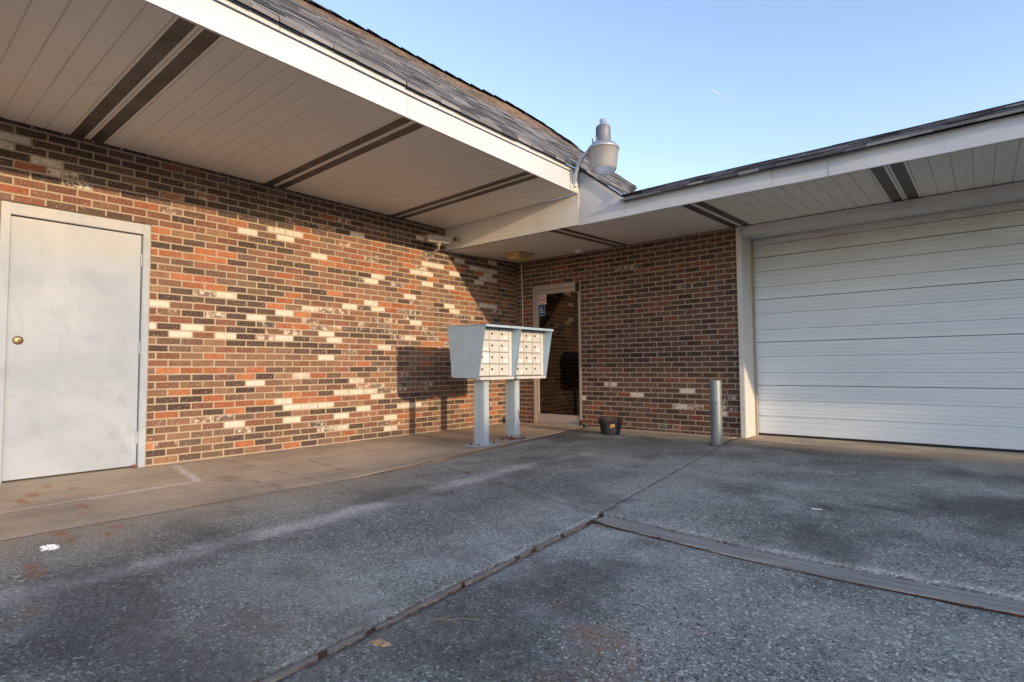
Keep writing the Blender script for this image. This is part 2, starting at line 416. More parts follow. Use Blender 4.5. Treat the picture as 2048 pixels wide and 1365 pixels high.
# ------------------------------------------------------------------ numbers of the place (metres)
XL = -5.749      # left brick wall plane (faces +x)
YR = 6.974       # right brick wall plane (faces -y)
BL, BH, JT = .2032, .0677, .0110
MAPL = (-6, {
    0: (0, 0, 0, 0, 0, 0, 0, 0, 0, 0, 0, 0, 0, 0, 0, 0, 1, 1, 1,),
    1: (0, 0, 0, 0, 0, 0, 0, 0, 0, 0, 0, 0, 0, 0, 0, 5, 0, 0, 6, 7,),
    2: (0, 0, 0, 0, 0, 0, 0, 0, 4, 0, 0, 0, 0, 0, 0, 6, 0, 0, 7, 7,),
    3: (0, 0, 0, 0, 0, 0, 0, 0, 0, 0, 0, 0, 0, 0, 0, 0, 0, 0, 6, 5, 5,),
    4: (0, 0, 0, 0, 0, 0, 4, 0, 0, 0, 0, 0, 6, 3, 3, 6, 3, 7, 3, 3,),
    5: (0, 0, 0, 0, 0, 7, 4, 7, 7, 0, 0, 1, 0, 0, 0, 1, 6, 3, 0, 0, 6, 7,),
    6: (0, 0, 0, 0, 0, 0, 0, 0, 0, 0, 0, 1, 6, 6, 6, 0, 0, 3, 1,),
    7: (0, 0, 0, 0, 0, 0, 0, 3, 5, 5, 5, 6, 5, 5, 5, 3, 5, 0, 0, 1, 1,),
    8: (0, 0, 0, 0, 0, 1, 1, 1, 5, 2, 4, 4, 5, 5, 1, 6, 6, 6, 7, 7, 7, 7,),
    9: (0, 0, 0, 0, 0, 4, 5, 1, 4, 1, 4, 4, 2, 4, 0, 0, 7, 7, 0, 7, 7, 7,),
    10: (0, 0, 0, 0, 0, 2, 3, 4, 4, 1, 6, 4, 4, 2, 1, 1, 6, 7, 3, 7, 7,),
    11: (0, 0, 0, 0, 0, 3, 1, 1, 2, 5, 1, 4, 6, 5, 2, 4, 0, 4, 4,),
    12: (0, 0, 0, 0, 0, 2, 5, 5, 5, 4, 5, 0, 4, 4, 4, 3, 1, 1, 7,),
    13: (0, 0, 0, 0, 0, 3, 4, 4, 4, 4, 4, 4, 3, 4, 4, 4,),
    14: (0, 0, 0, 0, 0, 2, 3, 4, 5, 4, 4, 4, 7, 4, 6, 4, 4, 1,),
    15: (0, 0, 0, 0, 0, 1, 2, 4, 3, 3, 0, 4, 1, 1, 1, 7, 3, 1, 3, 0, 0, 5,),
    16: (0, 0, 0, 0, 0, 4, 2, 2, 4, 1, 1, 1, 0, 1, 1, 7, 3, 3, 6, 7, 2, 5, 5,),
    17: (0, 0, 0, 0, 0, 1, 6, 3, 6, 1, 7, 6, 1, 4, 6, 4, 4, 4, 1, 2, 2, 5, 5, 7,),
    18: (0, 0, 0, 0, 0, 6, 1, 6, 3, 1, 1, 7, 7, 2, 6, 2, 1, 1, 1, 7, 6, 2, 7, 5,),
    19: (0, 0, 0, 0, 0, 3, 3, 1, 3, 1, 7, 5, 5, 7, 7, 7, 7, 7, 7, 2, 3, 7, 4, 4,),
    20: (0, 0, 0, 0, 0, 3, 7, 1, 7, 1, 6, 2, 3, 7, 3, 3, 7, 2, 7, 7, 2, 7, 2, 2,),
    21: (0, 0, 0, 0, 0, 6, 4, 3, 1, 1, 1, 6, 5, 3, 3, 3, 3, 7, 7, 2, 6, 5, 2, 7, 5, 7,),
    22: (0, 0, 0, 0, 0, 3, 1, 1, 1, 1, 1, 5, 7, 6, 7, 7, 4, 4, 1, 3, 7, 4, 4, 4, 4,),
    23: (0, 0, 0, 0, 0, 4, 1, 7, 6, 1, 1, 5, 2, 3, 3, 6, 7, 6, 5, 7, 7, 4, 1, 0, 7, 7, 0, 0, 0, 0, 1,),
    24: (0, 0, 0, 0, 0, 0, 4, 5, 5, 1, 0, 1, 5, 3, 1, 3, 7, 6, 5, 5, 5, 0, 7, 1, 6, 4, 0, 7, 0, 7,),
    25: (0, 0, 0, 0, 0, 0, 5, 5, 2, 2, 1, 1, 1, 1, 5, 3, 0, 3, 7, 0, 7, 4, 0, 6,),
    26: (0, 0, 0, 0, 0, 0, 4, 1, 2, 4, 1, 2, 3, 7, 3, 4, 4, 4, 4, 4, 6, 4, 7, 7, 7, 4, 0, 6, 6, 3, 3,),
    27: (0, 0, 0, 0, 0, 2, 2, 3, 3, 2, 3, 5, 3, 4, 0, 0, 0, 0, 0, 0, 0, 4, 4, 2, 5, 5, 0, 0, 0, 5,),
    28: (0, 0, 0, 0, 0, 5, 5, 5, 5, 1, 4, 1, 3, 1, 4, 4, 7, 6, 2, 7, 5, 4, 0, 2, 5, 5, 0, 0, 0, 0, 5,),
    29: (0, 0, 0, 0, 0, 1, 1, 5, 5, 2, 3, 1, 1, 3, 1, 1, 1, 6, 2, 2, 4, 6, 2, 6, 0, 0, 0, 0, 3, 0, 1,),
    30: (0, 0, 0, 0, 0, 5, 3, 1, 3, 1, 3, 3, 4, 0, 5, 5, 5, 5, 5, 0, 4, 0, 5, 0, 0, 0, 0, 0, 0, 1, 5,),
    31: (0, 0, 0, 0, 0, 5, 4, 4, 3, 1, 0, 1, 0, 6, 5, 4, 5, 5, 0, 3, 6, 6, 2, 4, 0, 1, 6, 3,),
    32: (0, 3, 2, 1, 1, 0, 3, 3, 0, 3, 0, 1, 0, 3, 0, 0, 0, 7, 2, 3, 5, 7, 4, 0, 6, 0, 0, 6, 6, 3,),
    33: (0, 3, 3, 4, 3, 3, 1, 3, 3, 6, 2, 6, 3, 4, 4, 0, 4, 7, 7, 5, 4, 6, 6, 5, 5, 0, 5, 6,),
    34: (0, 3, 3, 3, 0, 5, 7, 0, 0, 5, 2, 6, 6, 5, 2, 7, 4, 5, 3, 3, 5, 4, 0, 1, 0, 3, 6, 6, 6,),
    35: (0, 1, 7, 4, 0, 0, 4, 4, 0, 0, 1, 0, 5, 2, 2, 3, 4, 5, 2, 2, 5, 4, 1, 0, 6,),
    36: (0, 5, 7, 7, 0, 0, 7, 0, 1, 1, 0, 1, 7, 7, 7, 0, 6, 0, 3, 0, 0, 0, 0, 0, 7, 0, 0, 0, 6,),
    37: (0, 6, 0, 0, 0, 0, 0, 7,),
    38: (6, 0, 0, 1, 0, 0, 0, 7, 0, 0, 0, 1, 0, 1, 5, 7, 0, 0, 0, 0, 0, 6,),
    39: (6, 1, 0, 1, 0, 0, 0, 0, 0, 0, 0, 0, 0, 0, 0, 0, 1, 1,),
    40: (0, 1, 0, 0, 0, 0, 3, 3, 7, 7,),
})
MAPR = (-7, {
    0: (0, 0, 0, 0, 0, 0, 5, 0, 0, 7, 0, 0, 7, 7,),
    1: (0, 0, 0, 0, 0, 0, 5, 0, 0, 1, 0, 0, 3,),
    2: (0, 0, 0, 0, 0, 0, 0, 1, 5, 0, 0, 0, 0, 0, 5,),
    3: (0, 0, 0, 0, 0, 0, 5, 0, 0, 0, 0, 0, 0, 3, 0, 6, 5,),
    4: (0, 0, 0, 0, 0, 0, 0, 5, 0, 0, 0, 0, 0, 6, 7, 0, 7,),
    5: (0, 0, 0, 0, 0, 6, 0, 0, 1, 0, 0, 0, 0, 0, 0, 7,),
    6: (0, 0, 0, 0, 0, 0, 0, 0, 0, 5, 6, 0, 0, 0, 0, 0, 7,),
    7: (0, 0, 0, 0, 0, 0, 0, 0, 0, 0, 0, 0, 0, 6,),
    8: (0, 0, 0, 0, 0, 0, 0, 0, 6,),
    9: (0, 0, 0, 0, 0, 0, 0, 0, 0, 0, 0, 1, 5, 5,),
    12: (0, 0, 0, 0, 0, 0, 0, 0, 0, 0, 0, 0, 0, 1,),
    13: (0, 0, 0, 0, 0, 0, 0, 0, 0, 0, 0, 0, 1, 0, 0, 0, 1,),
    14: (0, 0, 0, 0, 0, 0, 0, 0, 0, 0, 1, 1, 1, 0, 0, 1, 1,),
    15: (0, 0, 0, 0, 0, 0, 1,),
    16: (0, 0, 0, 0, 0, 0, 0, 0, 0, 0, 0, 1, 1,),
    23: (0, 0, 0, 0, 0, 0, 0, 0, 0, 1, 3, 3,),
    24: (0, 0, 0, 0, 0, 0, 0, 3, 0, 0, 1, 3, 3,),
    25: (5, 0, 0, 0, 0, 0, 0, 0, 0, 0, 0, 4,),
    27: (5, 0, 0, 0, 0, 0, 3, 3, 3, 1, 1, 1, 1, 7, 1, 4,),
    28: (0, 0, 0, 0, 0, 0, 3, 0, 3, 3, 0, 0, 0, 0, 3, 0, 3,),
    29: (0, 0, 0, 0, 0, 0, 0, 0, 0, 0, 0, 0, 0, 3, 3, 3,),
    30: (0, 0, 0, 0, 0, 0, 0, 0, 0, 0, 0, 0, 0, 0, 0, 5,),
    31: (0, 0, 0, 5, 1, 5, 0, 0, 1, 1, 0, 5, 0, 5, 5,),
    32: (0, 0, 0, 0, 0, 0, 0, 0, 0, 7, 7,),
    33: (0, 0, 0, 0, 0, 1, 0, 0, 1,),
    34: (0, 0, 0, 0, 5, 0, 5,),
})
PAL = {  # colours of the brick kinds
 'D': [(.072, .048, .040), (.092, .062, .050), (.082, .056, .046)],
 'B': [(.155, .092, .068), (.135, .082, .064), (.165, .105, .08)],
 'R': [(.22, .10, .066), (.20, .09, .062), (.245, .12, .078)],
 'T': [(.24, .13, .082), (.215, .12, .082), (.255, .145, .092)],
 'O': [(.36, .13, .06), (.32, .11, .055), (.39, .155, .07)],
 'W': [(.50, .44, .37)], 'w': [(.20, .11, .08), (.10, .075, .066), (.28, .13, .07), (.18, .13, .11)]}

building = thing('brick_building', 'L-shaped brick building with white soffits, shingle roofs, steel door, glass door and garage door', 'building', (XL, YR, 0))

def clip_sub(rects, hole):
    out = []
    hu0, hu1, hz0, hz1 = hole
    for u0, u1, z0, z1 in rects:
        zc = (z0+z1)/2
        if zc < hz0 or zc > hz1 or u1 <= hu0 or u0 >= hu1: out.append((u0, u1, z0, z1)); continue
        if u0 < hu0-.012: out.append((u0, hu0-.004, z0, z1))
        if u1 > hu1+.012: out.append((hu1+.004, u1, z0, z1))
    return out

def brick_face(name, P, u_lo, u_hi, z_top, z0off, u0, mapdat, holes, pick, parent, kmin=0, gnd=0.0):
    """P(u, z, d) -> world point; d is the distance out of the mortar plane"""
    rng = random.Random(11 if name == 'a' else 23)
    vs, fs, cols, whs, sds = [], [], [], [], []
    imin, rows = mapdat
    kk = int((z_top - z0off)/BH) + 1
    for k in range(kmin, kk):
        za, zb = z0off + k*BH + JT/2, z0off + (k+1)*BH - JT/2
        zb = min(zb, z_top+.02); za = max(za, gnd-.02)
        if zb - za < .01: continue
        off = u0 + (BL/2 if (k-12) % 2 else 0)
        i0 = int(math.floor((u_lo-off)/BL)) - 1; i1 = int(math.ceil((u_hi-off)/BL)) + 1
        for i in range(i0, i1):
            a, b = off + i*BL + JT/2, off + (i+1)*BL - JT/2
            a, b = max(a, u_lo), min(b, u_hi)
            if b-a < .012: continue
            t = '.'
            row = rows.get(k)
            if row is not None and 0 <= i-imin < len(row): t = '.DBRTOWw'[row[i-imin]]
            if t == '.': t = pick(k, i, rng)
            base = rng.choice(PAL[t]); j = rng.uniform(.82, 1.2)
            col = tuple(min(.9, c*j*rng.uniform(.96, 1.04)) for c in base)
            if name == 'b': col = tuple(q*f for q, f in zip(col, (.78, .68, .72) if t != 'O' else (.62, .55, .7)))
            wh = {'W': rng.uniform(.50, .74), 'w': rng.uniform(.38, .50)}.get(t, 0.0)
            s_ = rng.random()
            for (p, q, r_, s2) in [h for h in [(a, b, za, zb)]]:
                rects = [(p, q, r_, s2)]
                for ho in holes: rects = clip_sub(rects, ho)
                for (p0, p1, q0, q1) in rects:
                    d = .0045 + rng.uniform(-.0015, .002); bv = .0035
                    j1, j2, j3, j4 = [rng.uniform(-.0012, .0012) for _ in range(4)]
                    p0 += j1; p1 += j2; q0 += j3; q1 += j4
                    tl = rng.uniform(-.001, .001)
                    b0 = len(vs)
                    vs += [P(p0, q0, -.004), P(p1, q0, -.004), P(p1, q1, -.004), P(p0, q1, -.004)]
                    vs += [P(p0+bv*.5, q0+bv*.5, d-.003), P(p1-bv*.5, q0+bv*.5, d-.003), P(p1-bv*.5, q1-bv*.5, d-.003), P(p0+bv*.5, q1-bv*.5, d-.003)]
                    vs += [P(p0+bv, q0+bv, d+tl), P(p1-bv, q0+bv, d-tl), P(p1-bv, q1-bv, d-tl), P(p0+bv, q1-bv, d+tl)]
                    ff = [(8, 9, 10, 11)] + [(n+m*4, (n+1) % 4+m*4, (n+1) % 4+4+m*4, n+4+m*4) for m in (0, 1) for n in range(4)]
                    for f in ff:
                        fs.append(tuple(b0+x for x in f)); cols.append(col); whs.append(wh); sds.append(s_)
    return vs, fs, cols, whs, sds

def wall_part(name, bodies, bricks, parent):
    m = MB()
    for bx in bodies: m.box(*bx, mi=1)
    o_body_faces = len(m.f)
    vs, fs, cols, whs, sds = bricks
    m.add(vs, fs, 0)
    ob = m.build(name, [M['brick'], M['mortar']], parent, recalc=False)
    me = ob.data
    n = len(me.polygons); pad = n - len(cols)
    A = me.attributes.new('bc', 'FLOAT_COLOR', 'FACE'); A.data.foreach_set('color', [0.]*4*pad + [x for c in cols for x in (*c, 1.)])
    A = me.attributes.new('wh', 'FLOAT', 'FACE'); A.data.foreach_set('value', [0.]*pad + whs)
    A = me.attributes.new('sd', 'FLOAT', 'FACE'); A.data.foreach_set('value', [0.]*pad + sds)
    return ob

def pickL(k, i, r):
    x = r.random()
    dk = .75 if k > 34 else .2  # top courses: real dark bricks plus extra ones that deepen the eave shade
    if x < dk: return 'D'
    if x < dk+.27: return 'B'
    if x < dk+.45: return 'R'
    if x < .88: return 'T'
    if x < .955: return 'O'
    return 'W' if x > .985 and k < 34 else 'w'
def pickR(k, i, r):
    x = r.random()
    if i < -4 and x < .35: return 'O' if x < .15 else 'R'
    if x < .27: return 'D'
    if x < .90: return 'B'
    if x < .965: return 'R'
    return 'T'
DOOR_L = (.738, 1.757, -1, 2.170)
DOOR_R = (-5.424, -4.531, -1, 2.131)
Y0 = -5.0
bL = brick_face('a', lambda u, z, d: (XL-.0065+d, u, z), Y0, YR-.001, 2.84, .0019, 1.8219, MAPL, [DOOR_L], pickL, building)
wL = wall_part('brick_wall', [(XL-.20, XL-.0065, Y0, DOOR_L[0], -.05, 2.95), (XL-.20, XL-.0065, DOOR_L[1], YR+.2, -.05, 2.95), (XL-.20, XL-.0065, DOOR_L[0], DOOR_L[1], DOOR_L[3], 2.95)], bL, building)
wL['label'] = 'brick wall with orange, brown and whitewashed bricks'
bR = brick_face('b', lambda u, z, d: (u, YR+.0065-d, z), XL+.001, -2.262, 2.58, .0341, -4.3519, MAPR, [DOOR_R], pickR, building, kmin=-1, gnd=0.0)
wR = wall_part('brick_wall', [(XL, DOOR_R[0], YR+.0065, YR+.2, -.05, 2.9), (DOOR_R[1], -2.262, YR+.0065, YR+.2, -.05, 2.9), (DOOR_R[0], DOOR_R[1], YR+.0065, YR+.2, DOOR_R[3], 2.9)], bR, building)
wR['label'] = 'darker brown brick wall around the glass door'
# brick right of the garage opening (outside the frame)
bR2 = brick_face('b', lambda u, z, d: (u, YR+.0065-d, z), 2.76, 12.0, 2.58, .0341, -4.3519, (0, {}), [], pickR, building, kmin=-1)
wall_part('brick_wall', [(2.76, 12.0, YR+.0065, YR+.2, -.05, 2.9)], bR2, building)

# ---- soffits --------------------------------------------------------------
def xo(y): return -3.311 - .0387*y            # outer edge of the left soffit
def zo(y): return 2.812 + .0085*y
def hf(y): return .176 + .048*min(1, max(0, (y-3.0)/2.3))*.75
YB = 5.40                                      # plane of the beam and right fascia
def ribbed(name_, P, u_lo, u_hi, u0, pitch, vents, parent, mats):
    """soffit of flat boards between V grooves. P(u, t, dz): t 0 at the wall, 1 at the fascia"""
    g = .011; dp = .009
    m = MB(); mv = []
    n0 = int(math.floor((u_lo-u0)/pitch)); n1 = int(math.ceil((u_hi-u0)/pitch))
    T = 7
    def strip(mb, ua, ub, da, db, smooth=False):
        ua, ub = max(ua, u_lo), min(ub, u_hi)
        if ub-ua < 1e-4: return
        vs = []
        for t in range(T+1):
            vs += [P(ua, t/T, da), P(ub, t/T, db)]
        mb.add(vs, [(2*i, 2*i+1, 2*i+3, 2*i+2) for i in range(T)])
    for n in range(n0, n1+1):
        a = u0 + n*pitch; b = a + pitch
        strip(m, a, a+g*.45, 0, dp); strip(m, a+g*.45, a+g, dp, .001)
        if n in vents:
            strip(m, a+g, a+.026, 0, 0); strip(m, b-.017, b, 0, 0)
            strip(m, a+.026, a+.0262, 0, .0015)
            mq = MB(); strip(mq, a+.026, b-.017, .0015, .0015); mv.append(mq)
        else:
            strip(m, a+g, a+g+.012, .001, 0); strip(m, a+g+.012, b, 0, 0)
    o = m.build(name_, mats[0], parent, recalc=False)
    for mq in mv: mq.build('vent_strip', mats[1], o, recalc=False)
    return o
def PLs(u, t, dz):
    x = (XL+.012) + t*(xo(u)-.012-(XL+.012))
    return (x, u, 2.807 + t*(zo(u)-2.807+.006) + dz + .004*math.sin(u*2.1)*t*(1-t))
YS1 = 5.385
sofL = ribbed('soffit', PLs, Y0, YS1, .8485, .1364, {2, 3, 14, 15, 26, 27, -10, -9}, building, (M['soffit'], M['vent']))
def PRs(u, t, dz):
    y = (YR-.012) + t*(YB+.012-(YR-.012))
    return (u, y, 2.552 + t*(2.492-2.552) + dz)
sofR = ribbed('soffit', PRs, XL+.01, 12.0, -1.5185, .1367, {6, 7, -6, -5, -18, -17, 18, 19}, building, (M['soffit'], M['vent']))
# dark voids above the soffits
m = MB(); m.box(XL-.006, -3.60, Y0, 5.43, 2.905, 2.92); m.build('soffit_backing', M['black'], building)
m = MB(); m.box(XL, 12.0, YB+.03, YR+.006, 2.60, 2.615); m.box(-3.6, 12.0, YB+.022, YB+.03, 2.50, 2.682); m.build('soffit_backing', M['black'], building)

# ---- left fascia ----------------------------------------------------------
def fas(name_, ya, yb, offx0, offx1, h0, h1, mat, seg=14, wob=0.0, parent=building, base=False):
    m = MB(); vs = []
    for i in range(seg+1):
        y = ya + (yb-ya)*i/seg
        wv = wob*math.sin(y*1.7+.4) + wob*.6*math.sin(y*4.1)
        X = xo(y); Z = zo(y); hh = hf(y)
        vs += [(X+offx0, y, Z+(hh if h0 >= 0 and base else 0)+h0), (X+offx1, y, Z+(hh if base else 0)+h0), (X+offx1+wv, y, Z+hh+h1), (X+offx0, y, Z+hh+h1)]
    fs = [(4*i+j, 4*i+(j+1) % 4, 4*i+4+(j+1) % 4, 4*i+4+j) for i in range(seg) for j in range(4)] + [(0, 1, 2, 3), (4*seg+3, 4*seg+2, 4*seg+1, 4*seg)]
    m.add(vs, fs); return m.build(name_, mat, parent)
for ya, yb in ((Y0, 0.0), (0.003, 2.808), (2.811, 5.385)):
    fas('fascia_board', ya, yb, -.022, 0.0, 0.0, 0.0, M['fascia'], wob=.002)
fas('fascia_gap', Y0, 5.38, -.06, -.014, .03, .070, M['black'])
for ya, yb in ((Y0, 1.722), (1.726, 5.385)):
    fas('drip_strip', ya, yb, -.02, .012, .010, .060, M['fascia'], base=True)
# end cap of the left fascia and the triangle above the right fascia
m = MB(); m.prism([(xo(5.4)-.03, 2.862), (xo(5.4), 2.862), (xo(5.4), 3.09), (xo(5.4)-.03, 3.09)], 5.386, 5.404, 'y'); m.build('fascia_end_cap', M['fascia'], building)
# beam panel between the two soffits
m = MB(); m.prism([(XL+.002, 2.502), (-3.522, 2.497), (-3.512, 2.868), (XL+.002, 2.812)], YB, YB+.02, 'y'); m.build('beam_panel', M['beam'], building)
# ---- right fascia ---------------------------------------------------------
RF = [(-3.5185, -2.930), (-2.9275, -1.425), (-1.422, -.969), (-.966, 2.6), (2.603, 12.0)]
for i, (a, b) in enumerate(RF):
    m = MB(); seg = 10; vs = []
    off = .0025*(i % 2)
    for j in range(seg+1):
        x = a + (b-a)*j/seg
        zb = 2.486 - .0015*(min(x, 1)+3.5)
        w_ = .003*math.sin(x*2.3)+.002*math.sin(x*7)
        yf = YB - .002 - off - w_
        zt = 2.654 if i else (2.702 + .018*min(1, j/8) - (.03 if j == 10 else 0))
        vs += [(x, yf, zb), (x, yf-.0015, zb+.004), (x, yf-w_, zt), (x, YB+.014, zt), (x, YB+.014, zb)]
    fs = [(5*q+p, 5*q+(p+1) % 5, 5*q+5+(p+1) % 5, 5*q+5+p) for q in range(seg) for p in range(5)] + [(0, 1, 2, 3, 4), tuple(5*seg+p for p in (4, 3, 2, 1, 0))]
    m.add(vs, fs); m.build('fascia_board', M['fascia'], building)

# ---- roofs ----------------------------------------------------------------
def valley_dx(dy): return dy*.477
def left_roof():
    EX = .0925; m = MB(); rng = random.Random(5); vals = []
    Dm = 1.6
    def S(y, d, lift=0.0):   # d = plan distance from the eave
        xe = xo(min(y, 5.4))+.03
        ze = zo(min(y, 5.4))+hf(y)+.070
        zr = float(np.interp(y, [0, 2.84, 4.3, 5.8, 6.8, 7.7, 8.4], [4.40, 4.48, 4.56, 4.63, 4.61, 4.55, 4.50])) + .010*math.sin(y*2.3)
        if d < 0: return (xe - d, y, ze+.78*d+lift)
        return (xe - d, y, ze+(zr-ze)*d/Dm+lift)
    def ymax(d): return min(5.40 + (d+.56)/.458, 8.4 - max(0, d-.8)*.85)
    # deck below
    vs = []; nd = 16; ny = 40
    for j in range(nd+1):
        d = Dm*j/nd
        for i in range(ny+1): vs.append(S(Y0+(ymax(d)-Y0)*i/ny, d, -.016))
    m.add(vs, [(j*(ny+1)+i, j*(ny+1)+i+1, (j+1)*(ny+1)+i+1, (j+1)*(ny+1)+i) for j in range(nd) for i in range(ny)], 1)
    vals += [0.]*(nd*ny)
    for c in range(-6, 27):
        d0 = c*EX - .012; d1 = min(d0 + EX*1.25, Dm)
        if d0 > Dm-.03: break
        y = Y0 if c >= 0 else 5.41
        y += rng.uniform(0, .2)
        ym = ymax(d0)
        while y < ym:
            wdt = rng.uniform(.14, .33); y2 = min(y+wdt, ym)
            th = rng.choice((.004, .006, .009)) + rng.uniform(-.001, .001)
            dd = rng.uniform(-.006, .006)
            lo0, lo1 = S(y, d0+dd, .0), S(y2-.003, d0+dd, .0)
            a = S(y, d0+dd, th+.0015+(.012 if c == 0 else 0)); b = S(y2-.003, d0+dd, th+.0015+(.012 if c == 0 else 0))
            c_ = S(y2-.003, d1, .001); e = S(y, d1, .001)
            v = rng.random()
            if c == 0:
                lo0, lo1 = S(y, d0+dd-.006, -.010), S(y2-.003, d0+dd-.006, -.010+rng.uniform(-.003, .003))
            b0 = [lo0, lo1, a, b, c_, e]
            m.add(b0, [(0, 1, 3, 2), (2, 3, 4, 5), (0, 2, 5), (1, 4, 3)])
            vals.extend([v if c == 0 else -1, v, -1, -1])
            y = y2
    # ridge caps
    y = -1.0
    while y < 7.6:
        p = S(y, Dm); q = S(y+.3, Dm)
        zz = .008 + rng.uniform(0, .010)
        vs = [(p[0]+.13, y, p[2]-.08+zz), (p[0], y, p[2]+.02+zz), (p[0]-.13, y, p[2]-.09), (q[0]+.13, y+.3, q[2]-.095), (q[0], y+.3, q[2]+.004), (q[0]-.13, y+.3, q[2]-.1)]
        m.add(vs, [(0, 1, 4, 3), (1, 2, 5, 4), (0, 3, 4), (0, 1, 2)]); vals.extend([-1]*4)
        y += .24
    o = m.build('roof', [M['shingle'], M['underlay']], building, recalc=False)
    A = o.data.attributes.new('sc', 'FLOAT', 'FACE'); A.data.foreach_set('value', vals)
    o['label'] = 'steep shingle roof plane running along the left eave'
    # far slope so the roof is closed from the other side
    m = MB()
    m.add([S(Y0, Dm, -.01), S(7.7, Dm, -.01), (-6.9, 8.4, 2.9), (-6.9, Y0, 2.9)], [(0, 1, 2, 3)])
    m.build('roof_far_slope', M['shingle2'], building, recalc=False)
    return S, ymax
S_L, YM = left_roof()
def right_roof():
    EX = .122; m = MB(); rng = random.Random(9); vals = []
    def S(x, d, lift=0.0):
        return (x, 5.345 + d, 2.660 + .0035*(min(x, 2)+3) + .0035*math.sin(x*1.9) + .380*d + lift)
    def xmin(d): return -2.945 - d*.458
    vs = []; nd = 10
    for j in range(nd+1):
        d = 1.9*j/nd
        vs += [S(xmin(d), d, -.008), S(12.0, d, -.008)]
    m.add(vs, [(2*i, 2*i+1, 2*i+3, 2*i+2) for i in range(nd)], 1); vals += [0.]*nd
    for c in range(16):
        d0 = c*EX - .02; XE = 12.0; x = xmin(max(d0, 0)) + rng.uniform(-.02, .02)
        while x < XE:
            wdt = rng.uniform(.14, .34); x2 = min(x+wdt, XE)
            th = rng.choice((.003, .005, .006)) + rng.uniform(-.001, .001)
            dd = rng.uniform(-.006, .006)
            sag = rng.uniform(-.004, .001) if c == 0 else 0
            lz = -.016 if c == 0 else -.001
            vs = [S(x, d0+dd, lz+sag), S(x2-.003, d0+dd, lz+sag), S(x, d0+dd, th+.001+sag), S(x2-.003, d0+dd, th+.001+sag), S(x2-.003, min(d0+EX*1.2, 1.9), .002), S(x, min(d0+EX*1.2, 1.9), .002)]
            m.add(vs, [(0, 1, 3, 2), (2, 3, 4, 5), (0, 2, 5), (1, 4, 3), (0, 5, 4, 1)])
            v = rng.random(); vals.extend([v if c == 0 else -1, v, -1, -1, v]); x = x2
    o = m.build('roof', [M['shingle2'], M['underlay']], building, recalc=False)
    A = o.data.attributes.new('sc', 'FLOAT', 'FACE'); A.data.foreach_set('value', vals)
    o['label'] = 'low shingle roof plane above the garage'
    m = MB(); m.add([S(-3.8, 1.9, -.005), S(12.0, 1.9, -.005), (12.0, 9.2, 2.7), (-3.2, 9.2, 2.7)], [(0, 1, 2, 3)]); m.build('roof_far_slope', M['shingle2'], building, recalc=False)
    m = MB(); m.prism([(YB+.015, 2.49), (9.15, 2.49), (9.15, 2.68), (7.24, 3.36), (YB+.015, 2.655)], 11.99, 12.0, 'x'); m.build('gable_end', M['fascia'], building)
right_roof()
m = MB(); m.prism([(-3.60, 2.60), (-2.95, 2.60)] + [(S_L(5.41, d)[0], S_L(5.41, d)[2]-.004) for d in (-.53, -.4, -.3, -.2, -.1, 0, .03, .07)], YB+.006, YB+.014, 'y'); m.build('gable_triangle', M['fascia'], building)
# valley flashing where the two roofs meet
m = MB()
for q in range(3):
    pts = []
    for d in (.03, -.1, -.25, -.4, -.5, -.56, -.66, -.8):
        p = S_L(5.41, max(d, -.56))
        pts.append((xo(5.4)+.03-d, YB-.010-.006*q-(.03 if d < -.55 else 0), p[2]-.010+.006*q+(.004 if d < -.6 else 0)))
    m.tube(pts, .0065, 6)
m.build('valley_flashing', M['underlay'], building)

# ---- steel door (left) ----------------------------------------------------
sdoor = bpy.data.objects.new('steel_door', None); link(sdoor, building); sdoor.location = (0, 1.25-YR, 0)
def yard(o, m, mat, name): return m.build(name, mat, o)
m = MB()
FX = XL+.004
m.bbox(XL-.10, FX, .742, .800, -.01, 2.168, .004); m.bbox(XL-.10, FX, 1.700, 1.754, -.01, 2.168, .004); m.bbox(XL-.10, FX-.0015, .799, 1.701, 2.075, 2.167, .004)
m.box(XL-.12, XL-.075, .80, .815, 0, 2.076); m.box(XL-.12, XL-.075, 1.685, 1.70, 0, 2.076)
m.build('door_frame', M['steeldoor'], sdoor)
m = MB(); m.bbox(XL-.075, XL-.032, .806, 1.694, .012, 2.066, .002); leaf = m.build('door_leaf', M['steeldoor'], sdoor)
for zz in (1.84, 1.055, .26):
    m = MB()
    for q in range(3): m.tube([(XL-.024, 1.694, zz-.055+q*.037), (XL-.024, 1.694, zz-.055+q*.037+.035)], .008, 10)
    m.build('hinge', M['steeldoor'], sdoor)
m = MB(); cx, cy, cz = XL-.031, .872, 1.093
def disc(mb, r0, r1, x0, x1, mi=0, n=28):
    a = [(cx+x0, cy+r0*math.cos(2*math.pi*k/n), cz+r0*math.sin(2*math.pi*k/n)) for k in range(n)]
    b = [(cx+x1, cy+r1*math.cos(2*math.pi*k/n), cz+r1*math.sin(2*math.pi*k/n)) for k in range(n)]
    mb.add(a+b, [(k, (k+1) % n, n+(k+1) % n, n+k) for k in range(n)], mi, True)
    return b
disc(m, .034, .031, 0, .007); b = disc(m, .031, .019, .007, .009); disc(m, .019, .017, .009, .016, 1); e = disc(m, .017, .009, .016, .017, 1); b2 = disc(m, .009, .0085, .017, .012); m.add(b2, [tuple(range(28))])
m.build('lock_cylinder', [M['darkbrass'], M['brass']], sdoor)
m = MB(); m.box(XL-.02, XL+.008, .735, 1.765, 2.169, 2.180); m.build('head_flashing', M['rustline'], sdoor)
m = MB(); m.box(XL-.2, XL-.076, .80, 1.70, -.04, .011); m.build('threshold', M['rubber'], sdoor)
